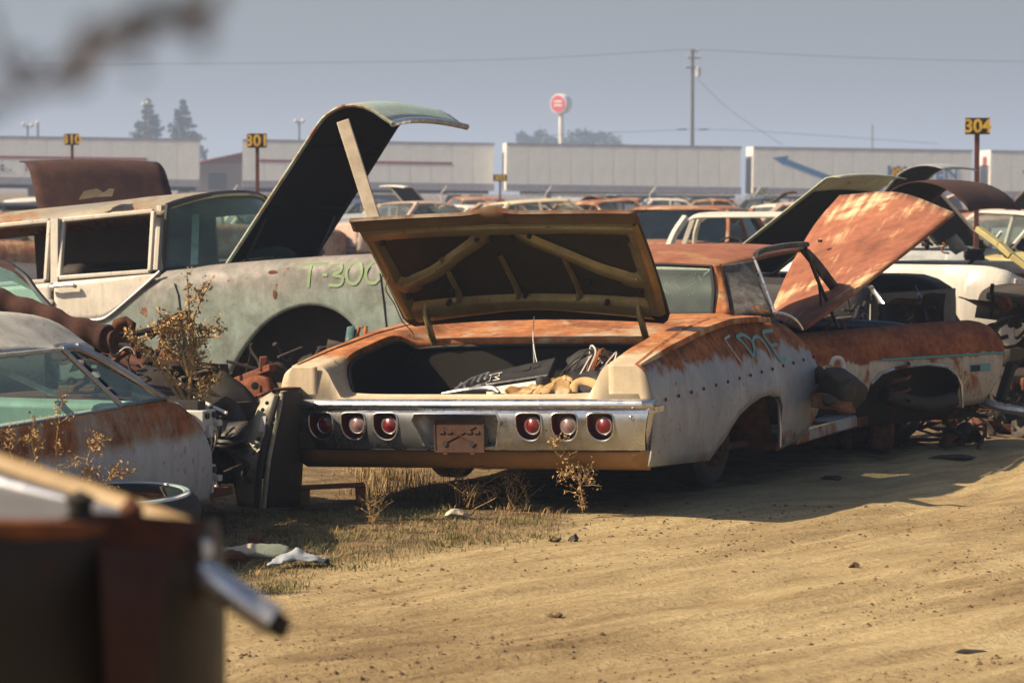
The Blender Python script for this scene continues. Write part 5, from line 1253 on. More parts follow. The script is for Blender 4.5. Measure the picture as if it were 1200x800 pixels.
# rusted radiator support behind it
ro_ = dep(300, 560, 14.5); ro_.z = 0
rq = lambda u, v, d: dep(u, v, d - .75) - ro_
M['red_rust'] = worn('red_brown_rust', (.2, .07, .04), rust=.4, pal=((.05, .016, .010), (.12, .038, .020), (.18, .062, .032), (.28, .11, .06)), seed=75, scale=5)
rs = thing('radiator_support', 'red brown rusted sheet bracket standing behind the loose door', 'car part', ro_)
MB().patch([[rq(290, 560, 15.3), rq(283, 490, 15.3), rq(278, 449, 15.3)], [rq(308, 560, 15.2), rq(304, 485, 15.2), rq(300, 440, 15.2)], [rq(330, 560, 15.15), rq(324, 480, 15.15), rq(318, 436, 15.15)]], 6, 10).build('face_panel', M['red_rust'], rs, thick=.02)
MB().bar(rq(264, 452, 15.45), rq(320, 430, 15.1), .05, .035).build('top_flange', M['red_rust'], rs, bevel=.006)
MB().box((-.02, -.02, 0), (.02, .02, .07), Matrix.Translation(rq(309, 434, 15.15))).build('lug', M['red_rust'], rs, bevel=.006)
for u, v in ((299, 452), (312, 465)): MB().lathe([(.020, .0), (.020, .006), (.0005, .007)], 10, Matrix.Translation(rq(u, v, 15.16)) @ Matrix.Rotation(R(90), 4, 'X')).build('bolt_hole', M['black'], rs)
# small loose mirror glass and vent frames behind the fin
for nm, lb, pts, mt in (('vent_glass', 'small loose pane of vent glass leaning by the wagon wheel arch', [(403, 410, 16.0), (407, 384, 16.1), (416, 382, 16.1), (412, 409, 16.0)], 'teal_glass'), ('quarter_light', 'bent rusty vent frame leaning beside the loose pane', [(414, 408, 16.05), (421, 384, 16.1), (429, 383, 16.1), (427, 405, 16.05)], 'rust')):
    q = DP(*pts); o = V((q[0].x, q[0].y, q[0].z))
    mb = MB().tube(q + q[:1], .012, 6, False) if mt == 'rust' else MB().add(q, [(0, 1, 2, 3)])
    solo(mb, nm, M[mt], lb, 'car part', o, thick=0 if mt == 'rust' else .008)
# rusty torn pipe over the pale coupe
pp = cr(DP((-40, 338, 13.9), (0, 352, 13.9), (40, 365, 13.85), (80, 382, 13.8), (118, 394, 13.75), (134, 399, 13.72)), 30)
mb = MB().tube(pp, [.058 + .006 * math.sin(i * 1.3) - (.012 if i > 26 else 0) for i in range(31)], 14); mb.v = [p + sheet_noise(p, .012, 9) for p in mb.v]
solo(mb, 'rusted_pipe', P_brown, 'thick dark rusted pipe lying above the pale coupe roof', 'pipe', pp[0])
# crumpled dark sheet metal between the coupe and the wagon
for i, (lb, c, mt) in enumerate((
    ('dark crumpled sheet metal under the rusted pipe end', [[(60, 420, 14.2), (110, 425, 14.1), (160, 450, 14.0)], [(70, 398, 14.6), (120, 408, 14.6), (175, 430, 14.5)], [(70, 392, 15.2), (130, 400, 15.2), (185, 422, 15.1)]], 'rust_dark'),
    ('torn black fender liner below the dry bush', [[(150, 470, 14.0), (200, 485, 13.9), (245, 500, 13.8)], [(160, 440, 14.4), (205, 450, 14.3), (255, 470, 14.2)], [(170, 425, 15.0), (215, 432, 15.0), (265, 446, 15.0)]], 'black'),
    ('dark bent inner panel left of the loose door', [[(225, 560, 14.2), (250, 562, 14.1), (275, 565, 14.1)], [(235, 510, 14.5), (255, 505, 14.4), (280, 500, 14.4)], [(240, 470, 15.0), (262, 466, 15.0), (285, 462, 15.0)]], 'dark_metal'))):
    o = dep(*c[0][0])
    sh = crumple([DP(*r) for r in c], 16, 20, .05, 4, i * 3)
    solo(sh, 'crumpled_sheet', M[mt], lb, 'scrap metal', o, 'crumpled scrap between the cars', thick=.008)
# brake lines / pale sticks
for i, (lb, pts, r_) in enumerate((('thin pale rod sticking out below the dry bush', [(228, 465, 14.0), (245, 474, 13.9), (266, 484, 13.8)], .008), ('thin wire hoop beside the pipe end', [(140, 412, 14.0), (147, 407, 14.0), (155, 409, 14.0), (158, 415, 14.0)], .004))):
    q = cr(DP(*pts), 10); solo(MB().tube(q, r_, 6), 'loose_rod', M['galv'], lb, 'rod', q[0])
# scrap on the wagon roof
q = DP((92, 234, 20.4), (98, 224, 20.3), (113, 221, 20.3), (121, 226, 20.3), (128, 221, 20.3), (134, 221, 20.4), (131, 230, 20.5), (112, 231, 20.4))
solo(MB().poly(q, (0, .012, 0)), 'scrap_bracket', M['galv'], 'small white bent bracket on the wagon roof', 'car part', q[0])
M['hole_dark'] = M['black']
# whitewall tyre by the pale coupe
to = dep(148, 640, 12.3); to.z = .14
ty = thing('whitewall_tyre', 'whitewall tyre lying on another tyre below the pale coupe door', 'tyre', Matrix.Translation(to) @ Matrix.Rotation(R(4), 4, 'X'))
MB().lathe([(.19, .02), (.20, .0), (.28, .0), (.31, .03), (.32, .08), (.31, .13), (.28, .16), (.20, .165), (.19, .15), (.19, .02)], 48).build('tread', M['rubber'], ty)
MB().lathe([(.19, -.14), (.27, -.14), (.31, -.11), (.31, -.03), (.27, -.004), (.19, -.004)], 40).build('lower_tyre', M['rubber'], ty)
MB().lathe([(.245, .1635), (.250, .170), (.272, .168), (.277, .160)], 48).build('whitewall', M['white_marker'], ty)
MB().lathe([(.195, .148), (.185, .12), (.13, .11), (.08, .125), (.0005, .12)], 32).build('rim', M['rust'], ty)

# ---- things in the coupe's trunk
M['strip_white'] = plain('scuffed_white_plastic', (.62, .58, .52), .45, c2=(.45, .42, .38))
tl_ = lambda u, v, y: C.w(C.px(u, v, 1, y))
a, b, c, d = tl_(570, 437, .42), tl_(651, 418.5, .48), tl_(642, 440, .22), tl_(570, 451, .20)
o = (a + b + c + d) / 4; nn = (b - a).cross(d - a).normalized()
if nn.z < 0: nn = -nn
dp_ = thing('dash_panel', 'black plastic dashboard panel lying across the trunk opening', 'car part', o)
def slab(q, t): return MB().add([p - o for p in q] + [p - o + t for p in q], [(0, 1, 2, 3), (7, 6, 5, 4), (0, 4, 5, 1), (1, 5, 6, 2), (2, 6, 7, 3), (3, 7, 4, 0)])
slab([a, b, c, d], nn * -.045).build('panel', M['black_plastic'], dp_, bevel=.004)
down = V((0, 0, -.035)); fo_ = (d - a).normalized() * .02
slab([d + fo_ * .2 + down * .4, c + fo_ * .2 + down * .4, c + fo_ + down * 1.3, d + fo_ + down * 1.5], fo_ * .4).build('edge_strip', M['strip_white'], dp_, bevel=.003)
MB().bar(d - o + fo_ * .15 + nn * .004, c - o + fo_ * .15 + nn * .004, .008, .008).build('chrome_bead', M['chrome'], dp_)
def onp(f, g): return a.lerp(b, f).lerp(d.lerp(c, f), g) - o + nn * .003
for f0, f1, g0, g1 in ((.55, .66, .25, .45), (.70, .80, .22, .40)): MB().add([onp(f0, g0), onp(f1, g0), onp(f1, g1), onp(f0, g1)], [(0, 1, 2, 3)]).build('slot', M['black'], dp_)
for pts in ([(.06, .75), (.08, .3), (.2, .3), (.2, .52), (.09, .52)], [(.13, .52), (.21, .75)], [(.04, .3), (.24, .28)], [(.04, .78), (.22, .76)]): MB().tube([onp(*q) for q in pts], .003, 4).build('paint_mark', M['strip_white'], dp_)
MB().lathe([(.0005, -.03), (.03, -.02), (.035, 0), (.03, .02), (.0005, .03)], 12, Matrix.Translation(c - o + down * .6 - (c - d).normalized() * .03 + fo_)).build('knob', M['black_plastic'], dp_)
# pale vent duct and chrome trim to its left
q0, q1, q2 = tl_(533, 456, .20), tl_(552, 444, .32), tl_(572, 437, .40)
mb = MB()
for k in range(5): mb.tube([tl_(536 + k * 8, 456 - k * 3.2, .2), tl_(541 + k * 8, 449 - k * 3, .3)], .008, 6)
mb.tube([q0, q1, q2], .007, 6).tube([tl_(533, 460, .16), tl_(560, 452, .22), tl_(574, 448, .26)], .008, 6)
solo(mb, 'vent_grille', M['chrome_dirty'], 'small chrome vent grille beside the dashboard panel in the trunk', 'car part', q0)
q = [tl_(518, 461, .12), tl_(545, 457, .12), tl_(575, 455, .15), tl_(585, 460, .10)]
solo(MB().tube(cr(q, 10), [.006, .008, .010, .012, .014, .015, .016, .016, .015, .012, .008], 8), 'trim_strip', M['chrome_dirty'], 'pale trim strip lying along the trunk lip', 'car part', q[0])
# black crumpled carpet and wiring on the right
ctr = [[tl_(655, 460, .16), tl_(680, 461, .14), tl_(712, 458, .14)], [tl_(662, 440, .36), tl_(688, 436, .36), tl_(722, 436, .34)], [tl_(668, 424, .55), tl_(700, 410, .55), tl_(730, 418, .5)], [tl_(676, 426, .75), tl_(705, 412, .75), tl_(735, 424, .7)]]
solo(crumple(ctr, 20, 20, .035, 7, 4), 'torn_carpet', M['black_plastic'], 'crumpled black lining heaped in the right of the trunk', 'car part', ctr[0][0], thick=.012)
ctr = [[tl_(590, 462, .11), tl_(620, 462, .11), tl_(668, 462, .11)], [tl_(600, 453, .16), tl_(630, 452, .16), tl_(668, 448, .16)], [tl_(610, 452, .26), tl_(640, 446, .26), tl_(672, 442, .26)]]
solo(crumple(ctr, 16, 30, .03, 14, 8), 'rotten_padding', worn('rotten_padding', (.30, .17, .06), (.42, .28, .12), rust=.1, scale=14, seed=3, bump=1.0), 'brown rotten padding in front of the dashboard panel', 'car part', ctr[0][0], thick=.01)
q = cr([tl_(672, 460, .12), tl_(674, 450, .15), tl_(684, 446, .17), tl_(697, 450, .15), tl_(705, 460, .12)], 14)
solo(MB().tube(q, .022, 8, flat=.4), 'foam_roll', plain('tan_foam', (.44, .30, .14), .9), 'curled tan foam strip at the right of the trunk lip', 'car part', q[0])
for i in range(9):
    u0, u1 = rnd(655, 700), rnd(690, 726); q = cr([tl_(u0, rnd(432, 448), .36), tl_((u0 + u1) / 2 + rnd(-8, 8), rnd(408, 428), .4), tl_(u1, rnd(406, 432), .42), tl_(u1 + rnd(-9, 9), rnd(425, 440), .4)], 14)
    solo(MB().tube(q, .005, 5), 'loose_cable', M[('rust', 'strip_white', 'rubber')[i % 3]], ('thin rusty cable', 'thin pale cable', 'thin black cable')[i % 3] + ' tangled on the heap in the right of the trunk', 'cable', q[0], 'tangled cables in the trunk')

# ---- junk on the right of the coupe
go = gnd(985, 520); go.z = 0
gq = lambda u, v, d: dep(u, v, d) - go
gb = thing('gearbox', 'greasy brown gearbox and bell housing lying against the coupe front fender', 'gearbox', go)
M['grease'] = worn('greasy_iron', (.03, .024, .018), rust=.02, pal=RUST_DARK, seed=81, scale=6, rough=.6, bump=.6)
ax = (gq(1005, 470, 16.1) - gq(962, 440, 16.3)); qm = ax.to_track_quat('Z', 'Y').to_matrix().to_4x4(); qm.translation = gq(960, 440, 16.3)
mb = MB().lathe([(.0005, -.02), (.045, -.02), (.05, .03), (.07, .06), (.085, .14), (.08, .18), (.085, .22), (.10, .25), (.10, .28), (.0005, .29)], 20, qm); mb.v = [p + sheet_noise(p, .026, 12) for p in mb.v]
mb.build('bell_housing', M['grease'], gb)
MB().box((-.08, -.10, .06), (.08, .10, .24), qm).build('case', M['grease'], gb, bevel=.03)
MB().lathe([(.0005, 0), (.03, 0), (.034, .02), (.03, .05), (.0005, .055)], 14, Matrix.Translation(gq(970, 470, 16.0)) @ Matrix.Rotation(R(70), 4, 'X')).build('output_flange', M['grease'], gb)
MB().tube(cr([gq(974, 428, 16.2), gq(978, 420, 16.2), gq(986, 421, 16.2), gq(989, 431, 16.2)], 10), .014, 8).build('lifting_eye', M['galv'], gb)
crm = crumple([[gq(950, 476, 16.0), gq(975, 480, 15.95), gq(1004, 482, 15.9)], [gq(952, 462, 16.2), gq(975, 462, 16.15), gq(998, 470, 16.1)], [gq(956, 452, 16.45), gq(978, 452, 16.4), gq(995, 460, 16.35)]], 10, 14, .012, 8, 2); crm.build('heat_shield', M['rust'], gb, thick=.006)
MB().box((-.25, -.2, .0), (.28, .25, .14)).box((.02, -.1, .14), (.2, .2, .26)).build('support_block', M['rust_dark'], gb, bevel=.02)
wt = gnd(1032, 526); wt.z = 0
slm = MB().box((-.06, -.05, 0), (.07, .06, .29)).box((-.075, -.035, .03), (.085, .045, .26)).box((-.03, -.03, .29), (.045, .03, .325)); slm.v = [p + wt + sheet_noise(p, .008, 14) for p in slm.v]
solo(slm, 'rusted_block', M['rust_dark'], 'dark rusted block standing on end before the coupe front arch', 'scrap metal', wt, bevel=.012)
# beam axle inside the front arch
o = gnd(1085, 517); o.z = 0
fx = thing('front_axle', 'dark greasy axle and springs under the coupe front arch', 'car part', o)
fq_ = lambda u, v, d: dep(u, v, d) - o
mb = MB().tube(cr([fq_(1036, 462, 17.5), fq_(1060, 470, 17.6), fq_(1090, 474, 17.7), fq_(1118, 468, 17.8)], 12), .05, 10); mb.build('axle_beam', M['grease'], fx)
mb = MB().tube([fq_(1052, 470, 17.5) + V((.07 * math.cos(t_), .07 * math.sin(t_), t_ * .012)) for t_ in [i * .5 for i in range(46)]], .010, 6, False); mb.build('spring', M['rust_dark'], fx)
# pile at the right edge: engine and radiator
o = gnd(1178, 500); o.z = 0
en = thing('scrap_engine', 'black scrap engine and radiator frame piled at the right edge', 'engine', o)
eq = lambda u, v, d: dep(u, v, d) - o
MB().box((-.1, -.1, 0), (.5, .45, .40)).box((-.02, 0, .40), (.42, .38, .58)).build('block', M['grease'], en, bevel=.05)
MB().lathe([(.0005, -.03), (.13, -.03), (.14, 0), (.14, .03), (.05, .05), (.0005, .05)], 20, Matrix.Translation((-.13, .17, .2)) @ Matrix.Rotation(R(-90), 4, 'Y')).build('pulley', M['rust_dark'], en)
MB().box((-.2, -.2, -.02), (.6, .55, .03)).build('base_plate', M['rust_dark'], en)
for k in range(4): MB().box((-.05 + .13 * k, -.16, .25), (.03 + .13 * k, -.09, .34)).build('exhaust_port', M['rust_dark'], en, bevel=.015)
MB().patch([[eq(1142, 372, 19.2), eq(1148, 345, 19.2), eq(1160, 335, 19.2)], [eq(1175, 376, 19.0), eq(1175, 345, 19.0), eq(1185, 332, 19.0)], [eq(1215, 380, 18.8), eq(1215, 350, 18.8), eq(1215, 335, 18.8)]], 8, 8).build('shroud', M['black'], en, thick=.03)
MB().bar(eq(1160, 346, 18.95), eq(1215, 352, 18.7), .10, .05).build('valve_cover', M['dark_metal'], en, bevel=.012)
MB().bar(eq(1172, 470, 18.3), eq(1186, 425, 18.4), .06, .05).build('bumper_arm', M['black'], en, bevel=.01)
MB().tube(cr([eq(1150, 470, 18.2), eq(1175, 478, 18.1), eq(1215, 484, 18.0)], 8), .03, 8).build('exhaust_pipe', M['chrome_dirty'], en)
q = [dep(1146, 268, 24.6), dep(1172, 287, 24.4), dep(1186, 300, 24.3), dep(1215, 322, 24.2)]
mb = MB()
for a_, b_ in zip(q, q[1:]): mb.bar(a_, b_, .07, .05)
solo(mb, 'yellow_pillar', P_olive, 'bent yellow roof pillar hanging over the scrap at the right edge', 'car part', q[0], bevel=.006)
# steering wheel and pale strip seen in the white sedan's wheel arch
q = cr(DP((1020, 335, 22.5), (1024, 342, 22.5), (1036, 360, 22.4), (1040, 372, 22.3)), 8)
solo(MB().tube(q, .030, 8, flat=.5), 'chrome_hoop', M['chrome'], 'curved chrome window frame standing behind the coupe fender', 'car part', q[0])

# tangles of torn brackets, hoses and rods: each one lump of scrap
def tangle(label, u, v, d, w, h, n, seed, mats=('rust_dark', 'black', 'dark_metal', 'grease'), dy=.35, ground=False):
    rg_ = random.Random(seed); c0 = gnd(u, v) if ground else dep(u, v, d)
    if ground: c0.z = 0
    r_ = thing('scrap_tangle', label, 'scrap metal', c0, 'tangles of scrap between the cars'); U = rg_.uniform
    for k in range(n):
        p = V((U(-w, w), U(-dy, dy), U(0, h) if not ground else U(0, h) * U(.2, 1))); mt = M[rg_.choice(mats)]; q = rg_.random()
        if q < .35:
            dr = V((U(-1, 1), U(-.6, .6), U(-.7, .7))).normalized() * U(.08, .3); m_ = V((U(-1, 1), U(-1, 1), U(-1, 1))) * .06
            MB().tube(cr([p, p + dr * .4 + m_, p + dr * .8 - m_ * .3, p + dr], 8), U(.006, .018), 6).build('hose', mt, r_)
        elif q < .6: MB().bar(p, p + V((U(-1, 1), U(-.5, .5), U(-.8, .8))).normalized() * U(.08, .28), U(.02, .06), U(.006, .03)).build('bracket', mt, r_, bevel=.003)
        elif q < .85:
            a = V((U(-1, 1), U(-.5, .5), U(-.4, .4))).normalized() * U(.06, .16); b = a.cross(V((U(-1, 1), U(-1, 1), U(-1, 1)))).normalized() * U(.05, .12)
            sh_ = crumple([[p - a - b, p - b * 1.2, p + a - b], [p - a, p + a.cross(b).normalized() * .04, p + a], [p - a + b, p + b * 1.1, p + a + b]], 6, 6, .02, 9, k); sh_.build('torn_plate', mt, r_, thick=.005)
        else:
            m_ = Matrix.Translation(p) @ Matrix.Rotation(U(0, 6), 4, 'X') @ Matrix.Rotation(U(0, 6), 4, 'Y'); s_ = U(.03, .07)
            MB().lathe([(.0005, -s_ * .5), (s_ * .7, -s_ * .5), (s_, -s_ * .3), (s_, s_ * .1), (s_ * .5, s_ * .3), (s_ * .45, s_ * .7), (.0005, s_ * .7)], 12, m_).build('cast_part', mt, r_)
tangle('tangle of greasy brackets and hoses around the gearbox', 985, 520, 16, .22, .55, 34, 1, ground=True, dy=.3)
tangle('dark suspension scrap filling the coupe front arch', 1078, 519, 17.6, .34, .45, 44, 2, ground=True, dy=.25)
tangle('low scrap on the ground below the coupe nose', 1150, 505, 18, .35, .2, 20, 3, ground=True, dy=.3)
tangle('tangle of scrap at the right edge beside the black engine', 1190, 420, 18.6, .18, .4, 20, 4)
tangle('dark debris below the dry bush between the coupe and the wagon', 175, 470, 14.6, .32, .22, 40, 5, dy=.4)
tangle('torn brackets beside the bare door hinges', 262, 560, 13.9, .05, .4, 16, 6, mats=('dark_metal', 'dark_metal', 'black', 'black'), dy=.15)
tangle('scrap heaped in the wagon front wheel arch', 350, 470, 19.4, .35, .35, 22, 7, mats=('black', 'black'), dy=.15)  # black only, the shade inside the arch is put into the colour
tangle('black engine scrap behind the coupe fender', 1040, 376, 18.5, .35, .10, 18, 8, mats=('black', 'blue_black', 'dark_metal'), dy=.3)
tangle('brown scrap under the rusted pipe', 110, 415, 14.3, .35, .12, 26, 9, dy=.3)
tangle('scrap parts behind the white sedan at the right', 1140, 300, 27, .45, .12, 14, 10, mats=('rust', 'dark_metal', 'galv', 'black'), dy=.5)

# ================================================================ dry plants, grass, litter
M['dry'] = plain('dry_stem', (.34, .23, .10), .9, c2=(.22, .13, .055), scale=30)
M['dry_leaf'] = plain('dry_leaf', (.34, .20, .08), .9, c2=(.42, .29, .13), scale=30)
M['dry_green'] = plain('dry_green_leaf', (.17, .17, .06), .9, c2=(.26, .19, .08), scale=30)
def weed(name, label, base, stems, leafm, n, size, group='dry weeds', side=6, r0=.006):
    """stems: lists of world points; side twigs and small curled leaves grow along them."""
    r = thing(name, label, 'plant', base, group); base = V(base); sm = MB(); lm = MB(); pts = []
    for st in stems:
        P_ = [p - base for p in cr([V(q) for q in st], 16)]
        sm.tube(P_, [r0 * (1 - .75 * i / 16) for i in range(17)], 5)
        for k in range(side):
            i = random.randint(3, 15); a = P_[i]; d_ = V((rnd(-1, 1), rnd(-.6, .6), rnd(.1, 1))).normalized() * rnd(.05, .16) * (1.1 - i / 22)
            sm.tube([a, a + d_ * .6, a + d_ + V((0, 0, -.01))], [r0 * .4, r0 * .3, r0 * .15], 4, False)
            for _ in range(int(n / len(stems) / side * .75)): pts.append(a + d_ * rnd(.1, 1.05) + V((random.gauss(0, .012), random.gauss(0, .012), random.gauss(0, .012))))
        for _ in range(int(n / len(stems) * .25)): pts.append(P_[random.randint(4, 16)] + V((random.gauss(0, .012), random.gauss(0, .012), random.gauss(0, .012))))
    for p in pts:
        a = V((rnd(-1, 1), rnd(-1, 1), rnd(-1, 1))).normalized(); b_ = a.cross(V((rnd(-1, 1), rnd(-1, 1), rnd(-1, 1)))).normalized(); s_ = size * rnd(.5, 1.5); c_ = a.cross(b_) * s_ * .35
        lm.add([p - a * s_, p + b_ * s_ * .5 + c_, p + a * s_, p - b_ * s_ * .5 + c_], [(0, 1, 2), (0, 2, 3)])
    sm.build('stem', M['dry'], r); lm.build('foliage', M[leafm], r)
    return r
d_ = 13.8
weed('dry_bush', 'tall dry brown weed standing in front of the wagon fender', dep(222, 470, d_),
     [DP((222, 470, d_), (223, 420, d_), (222, 370, d_), (219, 318, d_)), DP((222, 465, d_), (226, 410, d_), (228, 370, d_), (247, 330, d_)), DP((218, 470, d_), (195, 430, d_), (190, 400, d_), (178, 382, d_)),
      DP((214, 472, d_), (185, 430, d_), (165, 405, d_), (147, 388, d_)), DP((222, 455, d_), (232, 400, d_), (262, 384, d_)), DP((221, 440, d_), (210, 400, d_), (186, 366, d_)), DP((223, 470, d_), (240, 462, d_), (250, 440, d_)), DP((222, 420, d_), (215, 390, d_), (205, 380, d_), (200, 410, d_))], 'dry_leaf', 1700, .011, side=11, r0=.009)
d_ = 11.4
weed('dry_weed', 'sparse dry weed in front of the pale coupe door', dep(60, 620, d_),
     [DP((80, 620, d_), (70, 570, d_), (66, 520, d_), (74, 462, d_)), DP((75, 610, d_), (50, 560, d_), (38, 520, d_), (40, 488, d_)), DP((60, 610, d_), (30, 560, d_), (12, 530, d_), (16, 500, d_)), DP((80, 600, d_), (98, 560, d_), (105, 530, d_), (120, 512, d_)), DP((85, 600, d_), (110, 565, d_), (96, 545, d_)), DP((85, 590, d_), (130, 560, d_), (158, 552, d_))], 'dry_leaf', 900, .008, side=9, r0=.005)
weed('dry_weed', 'dry weed hanging from the right end of the coupe bumper', C.w((.62, .02, .21)),
     [[C.w((.62, .03, .24)), C.w((.63, -.02, .14)), C.w((.65, -.03, .05)), C.w((.65, -.04, .015))], [C.w((.60, .0, .23)), C.w((.56, -.06, .26)), C.w((.53, -.09, .33)), C.w((.60, -.09, .37))], [C.w((.62, .03, .24)), C.w((.66, .0, .17)), C.w((.70, -.02, .14))], [C.w((.60, .03, .24)), C.w((.56, .0, .18)), C.w((.52, -.02, .14))], [C.w((.62, .03, .22)), C.w((.64, -.03, .12)), C.w((.66, -.03, .03))]], 'dry_leaf', 520, .008, side=7, r0=.005)
for i, (u, v, h, w_, lb) in enumerate(((605, 596, .16, .06, 'small dry tuft below the middle of the coupe bumper'), (565, 594, .12, .10, 'golden dry tuft under the coupe bumper left of the middle'), (438, 612, .11, .03, 'thin straw stalks in the grass below the left taillights'), (540, 590, .2, .03, 'single dry stalk under the coupe plate'))):
    b_ = gnd(u, v)
    weed('dry_tuft', lb, b_, [[b_ + V((rnd(-w_, w_), rnd(-w_, w_), 0)), b_ + V((rnd(-w_, w_), rnd(-w_, w_), h * .6)), b_ + V((rnd(-w_, w_) * 1.6, rnd(-w_, w_), h * rnd(.8, 1.2)))] for _ in range(9)], 'dry', 130, .006, side=3, r0=.003)
# grass: living and dead blades, one mass each
def in_poly(x, y, P_):
    c_ = False
    for (x0, y0), (x1, y1) in zip(P_, P_[1:] + P_[:1]):
        if (y0 > y) != (y1 > y) and x < (x1 - x0) * (y - y0) / (y1 - y0) + x0: c_ = not c_
    return c_
GP = [(244, 600), (300, 606), (360, 596), (470, 592), (560, 600), (640, 606), (668, 616), (640, 628), (570, 636), (500, 648), (430, 664), (370, 668), (330, 690), (250, 692)]
GP2 = [(415, 545), (480, 550), (520, 570), (540, 582), (470, 584), (410, 575)]
M['blade'] = plain('grass_blade', (.085, .10, .025), .8, c2=(.15, .13, .042), scale=3)
M['straw'] = plain('straw_blade', (.36, .26, .11), .9, c2=(.24, .15, .06), scale=3)
def blades(n, poly, hmin, hmax, wid, lean, nb=(8, 40), rad=(.02, .10)):
    """n clumps of blades, each of its own size, height and lean."""
    mb = MB(); us = [p[0] for p in poly]; vs = [p[1] for p in poly]; k = 0
    while k < n:
        u, v = rnd(min(us), max(us)), rnd(min(vs), max(vs))
        if not in_poly(u, v, poly): continue
        k += 1; c_ = gnd(u, v); rr = rnd(*rad); hs = rnd(.45, 1.0) * (.6 + .6 * random.random() ** 3); la = rnd(0, 6.28); lc_ = rnd(.1, .9)
        for _ in range(random.randint(*nb)):
            x, y = random.gauss(c_.x, rr), random.gauss(c_.y, rr); q = V((x, y, gz(x, y) - .004)); a = rnd(0, 6.28); h = rnd(hmin, hmax) * hs
            ld2 = V((math.cos(a) * lean + math.cos(la) * lc_, math.sin(a) * lean + math.sin(la) * lc_, 0)) * h; s_ = V((math.cos(a + 1.57), math.sin(a + 1.57), 0)) * wid * rnd(.6, 1.4)
            t1 = q + ld2 * .35 + V((0, 0, h * .7)); t2 = q + ld2 + V((0, 0, h * rnd(.7, 1)))
            mb.add([q - s_, q + s_, t1 + s_ * .6, t1 - s_ * .6, t2], [(0, 1, 2, 3), (3, 2, 4)])
    return mb
tag(blades(330, GP, .015, .060, .0020, .6).build('grass', M['blade']), 'low green grass along the edge of the lane', kind='stuff')
mb = blades(300, GP, .01, .065, .0016, 1.1, (5, 26), (.03, .13)); mb2 = blades(46, GP2, .06, .22, .002, .5, (8, 22), (.02, .06)); mb.add(mb2.v, mb2.f)
mb2 = blades(40, [(560, 585), (640, 590), (660, 606), (560, 602)], .03, .09, .0018, .6, (6, 18), (.02, .05)); mb.add(mb2.v, mb2.f)
tag(mb.build('dead_grass', M['straw']), 'dead straw coloured grass under the coupe and along the lane', kind='stuff')
# clods, pebbles and leaf litter
def clods(n, region, smin, smax, poly=None):
    mb = MB(); k = 0
    while k < n:
        u, v = rnd(region[0], region[2]), region[1] + (region[3] - region[1]) * random.random() ** 1.6
        if poly and not in_poly(u, v, poly): continue
        p = gnd(u, v); p.z = gz(p.x, p.y); s_ = smin * (smax / smin) ** (random.random() ** 3.5)
        ln_ = mnoise.noise(V(((p.x * .66 + p.y * .75) * .5, (p.x * .75 - p.y * .66) * 2.6, 4)))
        if not poly and ln_ < rnd(-.25, .35): continue
        a = rnd(0, 6.28); ca, sa = math.cos(a), math.sin(a); e = [rnd(.6, 1.3) for _ in range(6)]
        vs = [V((e[0], 0, 0)), V((-e[1], 0, 0)), V((0, e[2] * .7, 0)), V((0, -e[3] * .7, 0)), V((0, 0, e[4] * .55)), V((0, 0, -.3))]
        mb.add([p + V((q.x * ca - q.y * sa, q.x * sa + q.y * ca, q.z)) * s_ for q in vs], [(0, 2, 4), (2, 1, 4), (1, 3, 4), (3, 0, 4), (2, 0, 5), (1, 2, 5), (3, 1, 5), (0, 3, 5)]); k += 1
    return mb
M['clod'] = plain('dirt_clod', (.13, .08, .042), .95, c2=(.06, .038, .022), scale=8)
tag(clods(6500, (230, 590, 1215, 815), .0030, .017).build('clods', M['clod'], angle=20), 'small dirt clods and pebbles scattered over the lane', kind='stuff')
M['litter'] = plain('leaf_litter', (.10, .06, .03), .95, c2=(.22, .15, .08), scale=12)
tag(clods(4200, (244, 545, 1010, 640), .004, .015, GP + [(668, 560), (400, 545), (244, 560)]).build('litter', M['litter'], angle=20), 'brown leaf and twig litter on the soil under the cars', kind='stuff')
# single pieces on the ground
def chunk(name, u, v, lx, ly, lz, yaw, mat, label, cat, amp=.15, seed=0, group=None):
    p = gnd(u, v); p.z = gz(p.x, p.y); mb = MB(); rows = []
    n = 10
    for i in range(n + 1):
        f = i / n; w_ = (1 - abs(2 * f - 1) ** 4) * .5
        rows.append([V(((f - .5) * lx, ly * w_ * math.cos(t_), lz * (.35 + w_ * math.sin(t_) * 1.3))) for t_ in [2 * math.pi * k / 8 for k in range(8)]])
    mb.grid(rows, close=True); rz = Matrix.Rotation(R(yaw), 4, 'Z')
    mb.v = [p + rz @ (q + sheet_noise(q + V((seed, 0, 0)), amp * max(ly, lz), 2.2 / max(lx, .05))) for q in mb.v]
    solo(mb, name, M[mat], label, cat, p, group)
chunk('rubber_strip', 1115, 536, .30, .05, .03, 8, 'rubber', 'black rubber strip lying in the coupe shadow near the sun edge', 'rubber strip', .3, 1)
chunk('rubber_strip', 1106, 507, .36, .04, .03, 22, 'rubber', 'curved black rubber strip lying below the coupe front arch', 'rubber strip', .5, 2)
chunk('rubber_strip', 975, 558, .13, .05, .02, 5, 'rubber', 'short black scrap in the coupe shadow', 'rubber strip', .4, 3)
chunk('dark_stick', 1140, 753, .13, .018, .016, -8, 'rubber', 'short dark stick on the sunny lane at the lower right', 'stick', .4, 4)
chunk('dirt_clod', 672, 629, .045, .035, .03, 0, 'rubber', 'single dark clod on the lane right of the grass', 'clod', .5, 5)
chunk('dirt_clod', 650, 630, .05, .03, .02, 20, 'clod', 'brown clod left of the dark one beside the grass', 'clod', .5, 6)
chunk('dirt_clod', 652, 715, .06, .035, .02, 10, 'clod', 'lone clod on the middle of the sunny lane', 'clod', .5, 7)
